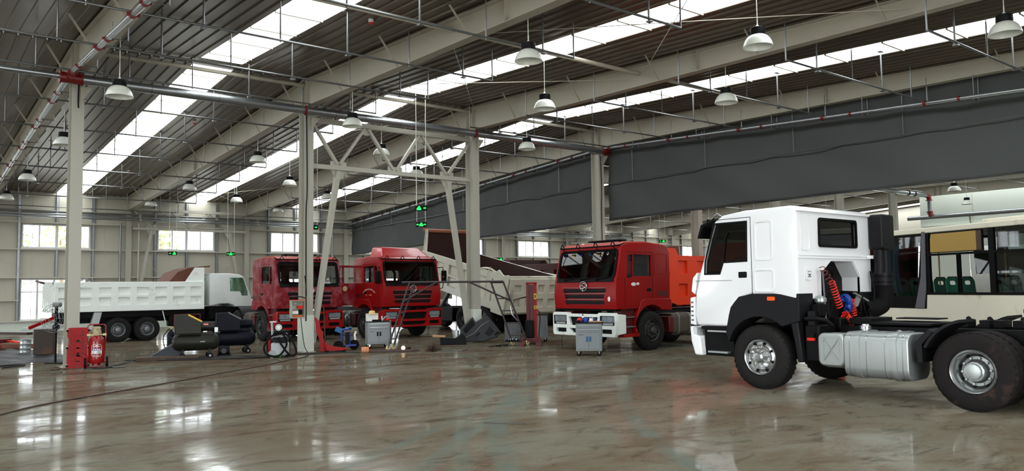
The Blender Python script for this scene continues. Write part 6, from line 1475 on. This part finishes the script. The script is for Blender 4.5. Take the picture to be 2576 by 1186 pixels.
for x, y in ((.2, -.16), (.2, .16)): M().cyl((x, y - .02, .05), (x, y + .02, .05), .05, 14).build('front_caster', black, t)
M().box((-.3, -.1, .15), (-.24, .1, .5)).build('accessory_box', redpl, t, bevel=.01)

# switchbox and cable on the second column
t = thing('switchbox', 'open grey electrical switchbox with red lamps on the second column', 'electrical box', (9.13, 21.2, 1.0), -.05)
M().plate([(-.2, 0), (.2, 0), (.2, .5), (-.2, .5)], [[(-.175, .03), (.175, .03), (.175, .47), (-.175, .47)]], 'y', -.18, .0).build('case', boxgrey, t, bevel=.005)
M().box((-.18, -.02, .02), (.18, -.005, .48)).build('back_panel', boxgrey, t)
M().box((-.205, -.185, .5), (.205, .0, .515)).build('red_lid', lens_r, t)
M().box((-.13, -.1, .38), (-.02, -.03, .45)).box((-.14, -.08, .25), (-.06, -.03, .36)).build('breaker', alu, t)
M().box((.0, -.1, .26), (.15, -.03, .35)).build('red_breaker', lens_r, t)
M().box((-.15, -.1, .12), (.02, -.03, .2)).build('relay', white, t); M().box((.05, -.1, .1), (.14, -.03, .24)).build('contactor', blackp, t)
M().box((-.15, -.06, .04), (.15, -.03, .08)).build('terminal_strip', lens_o, t)
M().tube(spline([(-.15, -.12, .5), (-.1, -.1, .58), (.1, -.08, .6), (.28, .0, .58), (.32, .1, .9), (.3, .15, 1.2)], 5), .014, 7).build('supply_cable', blackp, t)
M().tube(spline([(.1, -.08, .0), (.14, -.1, -.4), (.2, -.12, -.8), (.3, -.14, -.99)], 6), .010, 6).build('outlet_cable', blackp, t)
M().tube(spline([(-.18, -.08, .0), (-.2, -.1, -.15), (-.1, -.12, -.3), (-.25, -.2, -.55)], 6), .008, 6).build('plug_cable', blackp, t)
t = thing('dark_box', 'dark plastic crate behind the vacuum at the foot of the second column', 'crate', (9.1, 22.4, 0), .2)
M().box((-.28, -.2, 0), (.28, .2, .62)).build('shell', plastic, t, bevel=.02)
# red bent steel panel leaning on the column
m = M(); prof = [(-.02, .02), (.12, .02), (.14, .22), (.1, .42), (.13, .56), (.05, .7), (.06, .86), (-.03, 1.02), (-.08, 1.0), (-.06, .8), (-.08, .6), (-.02, .4)]
o = m.prism(prof, 'y', -.02, .02).build('red_side_panel', redpl, None, bevel=.008, loc=(9.8, 21.0, 0), rot=(0, -.12, -.4)); tag(o, 'slim curved red plastic panel leaning against the second column', 'panel')
# trolley jack
t = thing('trolley_jack', 'low red trolley jack with a tall dark handle', 'trolley jack', (10.02, 20.85, 0), -.25)
M().prism([(-.16, .06), (.42, .05), (.42, .12), (.1, .17), (-.16, .22)], 'y', -.12, -.09).prism([(-.16, .06), (.42, .05), (.42, .12), (.1, .17), (-.16, .22)], 'y', .09, .12).box((-.16, -.1, .06), (.1, .1, .12)).build('frame', lens_r if False else redpl, t, bevel=.006)
M().obox((.18, 0, .14), (.4, .08, .05), (0, .1, 0)).cyl((.36, 0, .14), (.36, 0, .19), .05, 14).build('lift_arm', blackp, t)
M().obox((-.14, 0, .2), (.1, .14, .16)).build('pump_block', redpl, t, bevel=.01)
M().cyl((-.16, 0, .25), (-.2, .02, 1.3), .018, 10).build('handle', rustdark, t)
for x, y in ((-.12, -.14), (-.12, .14), (.36, -.13), (.36, .13)): M().cyl((x, y - .02, .04), (x, y + .02, .04), .04, 14).build('wheel', blackp, t)
# blue sander/pump trolley
t = thing('blue_hand_trolley', 'small blue two-wheeled trolley with a pump and orange wheels', 'trolley', (10.68, 21.25, 0), -.5)
M().tube([(-.12, 0, .12), (-.12, 0, .62)], .03, 8).tube([(.12, 0, .12), (.12, 0, .55)], .02, 8).box((-.3, -.1, .13), (.3, .1, .17)).tube([(-.14, 0, .6), (.16, .02, .63)], .03, 8).build('frame', bluep, t)
M().obox((-.2, .03, .6), (.2, .12, .14), (0, .4, 0)).ball((.14, 0, .66), (.06, .06, .03), 10).build('pump_head', toolblue, t)
M().obox((.05, 0, .35), (.12, .14, .36)).build('motor', blackp, t)
M().tube([(.3, 0, .55), (.26, 0, .45), (.28, 0, .3)], .03, 8).build('spray_bottle', white, t)
for y in (-.17, .17):
    for x in (-.2,) if y < 0 else (.24,): 
        M().lathe([(.08, -.03), (.14, -.035), (.15, -.02), (.15, .02), (.14, .035), (.08, .03)], (x, y, .15), 'y', 22).build('tyre', black, t); M().lathe([(0, -.025), (.09, -.03), (.09, .03), (0, .025)], (x, y, .15), 'y', 16).build('wheel_disc', lens_o, t)
M().cyl((-.2, -.17, .15), (.24, .17, .15), .012).build('axle', blackp, t)
t = thing('paint_tin', 'orange and white paint tin lying on its side by the brown cable', 'tin', (10.62, 19.95, .085), -.35)
M().lathe([(.083, -.1), (.085, -.09), (.085, .09), (.083, .1), (.076, .1), (.076, -.08), (0, -.08)], (0, 0, 0), 'x', 24).build('can', pm('orange smeared label', (196, 150, 110), .5, 0, .1, 8, dirt=(206, 92, 40), dirt_amt=.7, dscale=12), t)

# red leg gantry / rolling scaffold with ladder ends
t = thing('work_gantry', 'dark steel rolling work gantry with ladder ends and a plank bar', 'scaffold', (0, 0, 0))
gm_ = pm('dark brown gantry paint', (58, 50, 50), .5, .2, .15, 6)
# measured feet and head corners
A0, A1, Bt0, Bt1 = Vector((11.5, 20.2, .09)), Vector((11.85, 20.5, .09)), Vector((12.05, 19.9, 1.97)), Vector((12.35, 20.1, 1.97))
C0, C1, D0, D1 = Vector((15.55, 18.75, .09)), Vector((15.2, 19.05, .09)), Vector((14.9, 19.1, 1.97)), Vector((14.62, 19.35, 1.97))
def rail(p, q, nm='side_rail', r=.028): return M().tube([p, q], r, 8).build(nm, gm_, t)
rail(A0, Bt0); rail(A1, Bt1); rail(C0, D0); rail(C1, D1)
rail(Bt0 + Vector((-.2, .1, 0)), D0, 'top_bar', .032); rail(Bt1, D1, 'top_bar', .03)
for a0, a1, b0, b1 in ((A0, Bt0, A1, Bt1), (C0, D0, C1, D1)):
    for q in (.12, .32, .52, .72, .98): rail(a0.lerp(a1, q), b0.lerp(b1, q), 'rung', .018)
rail(A0.lerp(Bt0, .7), Bt0.lerp(D0, .28), 'knee_brace', .024); rail(C0.lerp(D0, .68), D0.lerp(Bt0, .38), 'knee_brace', .026)
for p in (A0, A1, C0, C1):
    M().lathe([(.03, -.022), (.07, -.02), (.078, 0), (.07, .02), (.03, .022)], (p.x, p.y, .078), 'y', 18).build('caster', cream, t); M().cyl((p.x, p.y - .03, .078), (p.x, p.y + .03, .078), .02).box((p.x - .03, p.y - .035, .1), (p.x + .03, p.y + .035, .16)).build('caster_fork', chrome, t)
M().tube([(15.1, 19.02, 1.2), (15.12, 18.95, .95), (15.3, 18.9, .75)], .02, 6).build('brake_lever', chrome, t)

# stacker with the red mast
t = thing('pallet_stacker', 'dark red hydraulic pallet stacker with tall mast and yellow warning stickers', 'pallet stacker', (15.95, 19.0, 0), -.75)
for s in (-1, 1): M().box((s * .12 - .045, -.05, .1), (s * .12 + .045, .06, 1.93)).build('mast_rail', reddark if s < 0 else redp, t, bevel=.008)
M().box((-.17, -.05, 1.86), (.17, .06, 1.93)).box((-.17, -.05, .1), (.17, .06, .2)).build('mast_crosshead', redp, t)
M().box((-.07, .0, .15), (.07, .04, 1.85)).build('mast_channel', reddark, t)
M().box((.08, -.057, 1.4), (.16, -.051, 1.58)).box((.08, -.057, 1.1), (.16, -.051, 1.2)).build('warning_sticker', yellow, t)
m = M().obox((.12, -.06, 1.49), (.03, .004, .1)).obox((.12, -.06, 1.15), (.03, .004, .06)).build('sticker_symbol', blackp, t)
M().box((-.3, -.2, .06), (.3, .18, .2)).build('base_frame', reddark, t, bevel=.01)
for s in (-1, 1): M().box((s * .22 - .06, -1.1, .06), (s * .22 + .06, -.1, .12)).box((s * .26 - .07, -1.15, .0), (s * .26 + .07, -1.0, .1)).build('fork', reddark, t)
M().tube([(.2, .2, .2), (.25, .35, .8), (.22, .3, 1.0), (.12, .08, 1.1)], .018, 8).build('tiller', reddark, t)
M().box((-.2, -.2, .2), (.06, -.06, .75)).build('battery_cover', blackp, t, bevel=.03)
for s in (-1, 1): M().cyl((s * .2, .28, .08), (s * .2 + .05, .28, .08), .08, 16).build('wheel', plastic, t)
for i, (x, y, lab) in enumerate(((16.25, 20.35, 'ribbed grey plastic bin behind the red mast'),)):
    t = thing('ribbed_bin', lab, 'bin', (x, y, 0), -.6); m = M().box((-.26, -.2, 0), (.26, .2, .62))
    for k in range(6): m.box((-.24 + .09 * k, -.215, .03), (-.2 + .09 * k, -.2, .6))
    m.build('shell', pm('ribbed grey plastic', (92, 94, 96), .6), t, bevel=.01)

# grey dashboard moulding leaning on the third column
t = thing('dashboard_panel', 'dark grey truck dashboard moulding tipped against the third column', 'dashboard', (15.2, 21.0, 0), -.62)
pts = [(-.52, .0), (.1, -.0), (.62, .04), (.98, .42), (.78, .82), (.62, .72), (.5, .9), (.26, .78), (.12, .98), (-.12, .86), (-.52, .56), (-.62, .28)]
pts = [(-.45, .02), (.25, .02), (.72, .16), (.84, .34), (.58, .66), (.4, .86), (.3, 1.0), (.22, .78), (.02, .66), (-.08, .84), (-.48, .46), (-.52, .2)]
M().prism(pts, 'y', -.14, .14).build('moulding', cardgrey, t, bevel=.03)
M().prism([(-.4, .44), (-.1, .76), (.0, .6), (-.3, .3)], 'y', -.16, -.13).build('dark_recess', blackp, t, bevel=.01)
M().prism([(.3, .3), (.48, .52), (.62, .36), (.44, .2)], 'y', -.155, -.135).prism([(.0, .25), (.12, .35), (.16, .3), (.04, .2)], 'y', -.155, -.135).build('instrument_recess', plastic, t, bevel=.01)
M().tube(spline([(-.45, .2, .0)] if False else [(-.4, -.15, .15), (-.05, -.16, .3), (.2, -.16, .55), (.45, -.15, .7)], 5), .012, 6).build('moulded_edge', rimgrey, t)
M().prism([(.66, .22), (.78, .32), (.74, .36), (.62, .26)], 'y', -.16, -.13).build('vent_slot', black, t)
# black tray and tins near it
t = thing('floor_tray', 'black bent sheet tray on the floor left of the dashboard moulding', 'tray', (14.15, 20.75, 0), -.6)
M().prism([(-.4, 0), (.42, 0), (.4, .22), (.3, .34), (.1, .2), (-.4, .24)], 'y', -.16, .16).build('tray', blackp, t, bevel=.01)
o = M().box((-.2, -.1, 0), (.2, .1, .06)).build('timber_offcut', woodlight, None, loc=(13.75, 20.95, .245), rot=(0, .05, -.6), bevel=.006); tag(o, 'pale timber offcut lying across the black tray', 'timber')
o = M().lathe([(.09, 0), (.095, .05), (.09, .1), (.095, .15), (.09, .2), (0, .2)], seg=20).build('stacked_tin', alu, None, loc=(14.3, 20.78, .24)); tag(o, 'pale metal tin on the black tray', 'tin')
# broom head
t = thing('twig_broom', 'bundle of brown broom twigs fanned out on the floor', 'broom', (12.25, 18.95, 0), .3)
m = M(); rnd = random.Random(11)
for i in range(260):
    a = rnd.uniform(0, PI); l_ = rnd.uniform(.15, .45) * (1 - .35 * math.sin(a)); h = rnd.uniform(.0, .28) * math.sin(a) + .015
    dx, dy = math.cos(a) * l_, rnd.uniform(-.12, .12)
    m.tube([(math.cos(a) * .05, dy * .3, .01 + .03 * rnd.random()), (dx * .6, dy * .7, h * .5 + .02), (dx, dy, h)], .0028, 4, caps=False)
o = m.build('twigs', twig, t, smooth=0); o['kind'] = 'stuff'
M().ball((0, 0, .025), (.12, .07, .03), 10).build('binding', rustdark, t)
# tools on the floor by the gantry
for i, (x, y, s_, mt, lab) in enumerate(((14.35, 19.0, (.22, .06, .04), rustdark, 'brown tool lying left of the gantry wheels'), (14.62, 19.0, (.2, .05, .04), blackp, 'black tool lying in the row before the stacker forks'), (14.85, 18.95, (.16, .08, .05), blackp, 'black grey tool beside the stacker forks'),
        (12.9, 18.4, (.12, .03, .02), blackp, 'small black bar on the floor right of the broom'), (13.15, 18.6, (.08, .03, .02), blackp, 'tiny black piece beyond the broom'), (12.3, 20.4, (.04, .03, .02), blackp, 'tiny black bolt behind the broom'), (12.0, 20.0, (.22, .14, .07), blackp, 'black glove-like cloth beside the cable coil'))):
    o = M().obox((0, 0, s_[2] / 2), s_, (0, 0, random.uniform(-1, 1))).cyl((s_[0] * .3, 0, s_[2]), (s_[0] * .55, .02, s_[2]), .012, 8).build('hand_tool', mt, None, bevel=.006, loc=(x, y, 0)); tag(o, lab, 'tool')
t = thing('tool_tray', 'dark tray full of bright sockets on the stacker forks', 'tool tray', (15.05, 18.85, .13), -.7)
M().plate([(-.22, -.12), (.22, -.12), (.22, .12), (-.22, .12)], [[(-.2, -.1), (.2, -.1), (.2, .1), (-.2, .1)]], 'z', 0, .06).box((-.22, -.12, 0), (.22, .12, .01)).build('tray', blackp, t)
for i in range(6): M().cyl((-.15 + .06 * i, random.uniform(-.05, .05), .02), (-.12 + .06 * i, random.uniform(-.05, .05), .08), .014, 8).build('socket', chrome, t)
# bulb work light in the cable coil
t = thing('work_light', 'glowing round work light lying in the cable coil by the gantry foot', 'lamp', (11.65, 19.6, .0), 0)
M().ball((0, 0, .1), .06, 14).build('bulb', em('warm bulb glow', (255, 226, 170), 2.2), t); M().cyl((0, 0, .0), (0, 0, .06), .03).build('socket', blackp, t)
M().tube([(.17 * math.cos(a), .02, .17 + .16 * math.sin(a)) for a in [2 * PI * i / 24 for i in range(24)]], .012, 6, closed=True).build('guard_hoop', cable_brown, t)

# cables on the floor
def cable(label, pts, mat, r=.012, cat='cable'):
    o = M().tube(spline([(x, y, r + (z or 0)) for x, y, z in pts], 8), r, 7).build('floor_cable', mat); tag(o, label, cat)
cable('long dark cable running across the floor from the second column to the left edge', [(.6, 13.0, 0), (1.40, 13.86, 0), (2.0, 14.57, 0), (3.0, 15.33, 0), (4.57, 16.44, 0), (5.82, 17.41, 0), (7.07, 18.35, 0), (8.2, 19.4, 0), (8.63, 19.71, 0), (8.93, 20.08, 0), (9.3, 20.7, 0), (9.42, 21.2, 0)], cable_brown, .012)
rnd = random.Random(21)
def loops(cx_, cy_, rx, ry, n, rot, seed):
    rnd = random.Random(seed); p = []
    for i in range(n * 8 + 1):
        a = 2 * PI * i / 8; k = 1 + .18 * math.sin(i * .7 + seed) + rnd.uniform(-.05, .05)
        x, y = rx * k * math.cos(a), ry * k * math.sin(a); p.append((cx_ + x * math.cos(rot) - y * math.sin(rot), cy_ + x * math.sin(rot) + y * math.cos(rot), .002 * i * .5))
    return p
cable('black air hose looped on the floor below the olive compressor', loops(6.7, 21.5, .95, .22, 3, -.45, 1), cable_m, .016, 'hose')
cable('black air hose looped on the floor between compressor and vacuum', loops(7.6, 20.9, .75, .28, 4, -.5, 5), cable_m, .016, 'hose')
cable('black hose trailing along the floor in front of the timber beam', [(5.0, 22.5, 0), (5.6, 21.9, 0), (6.3, 21.3, 0), (7.0, 21.0, 0), (7.8, 20.9, 0)], cable_m, .016, 'hose')
cable('brown cable coil on the floor around the gantry foot', loops(11.3, 19.85, .75, .2, 4, -.5, 3), cable_brown, .012)
cable('dark cable lying between the second column and the trolley jack', [(9.2, 20.9, 0), (9.6, 20.6, 0), (10.1, 20.45, 0), (10.5, 20.2, 0), (10.9, 20.0, 0), (11.5, 19.6, 0)], cable_m, .014)
cable('second dark cable behind the trolley jack', [(8.9, 21.0, 0), (9.4, 20.75, 0), (9.9, 20.8, 0), (10.3, 20.7, 0)], cable_m, .018)
cable('dark cable on the floor at the left edge beside the tarpaulin', [(1.6, 22.8, 0), (2.2, 23.1, 0), (2.7, 23.3, 0), (2.8, 23.0, 0), (2.3, 22.6, 0)], cable_m, .02)
cable('thin dark cable from the extinguisher towards the compressors', [(4.3, 20.9, 0), (4.9, 21.8, 0), (5.4, 22.9, 0), (5.9, 23.4, 0)], cable_m, .012)
cable('black cable at the foot of the left column', [(3.9, 20.8, 0), (4.05, 20.6, 0), (4.25, 20.7, 0), (4.4, 20.9, 0)], cable_m, .02)
o = M().prism([(-.27, -.03), (.1, -.05), (.28, -.02), (.2, .04), (-.1, .05), (-.26, .02)], 'z', .001, .006).build('oil_stain', pm('dark oily patch', (52, 48, 40), .5), None, loc=(6.4, 8.2, 0), rot=(0, 0, -.9)); tag(o, 'thin dark oily patch on the floor in the foreground', 'stain')
# small box high beyond the curtain and railing behind the red truck
t = thing('guard_rail', 'white metal guard rail seen between red truck and orange tipper', 'railing', (21.9, 20.6, 0), .9)
M().tube([(0, 0, 0), (0, 0, 1.1), (1.2, 0, 1.1), (1.2, 0, 0)], .03, 7).tube([(0, 0, .55), (1.2, 0, .55)], .02, 6).build('rail_frame', white, t)
for i in range(5): M().cyl((.2 + .2 * i, 0, .05), (.2 + .2 * i, 0, 1.1), .012, 6).build('baluster', white, t)
# smoke detectors on the roof liner
for i, (x, y, lab) in enumerate(((8.25, 15.2, 'nearest the camera'), (8.15, 27.5, 'over the left windows side'), (8.1, 36.5, 'closest to the window wall'))):
    t = thing('roof_detector', 'small round roof detector with red face, ' + lab, 'detector', (x, y, roof_z(y) - .05))
    M().lathe([(.06, .05), (.06, 0), (.04, -.03), (0, -.03)], seg=16).build('base', white, t); M().lathe([(.045, -.02), (.045, -.05), (.02, -.07), (0, -.07)], seg=14).build('red_lens', lens_r, t)
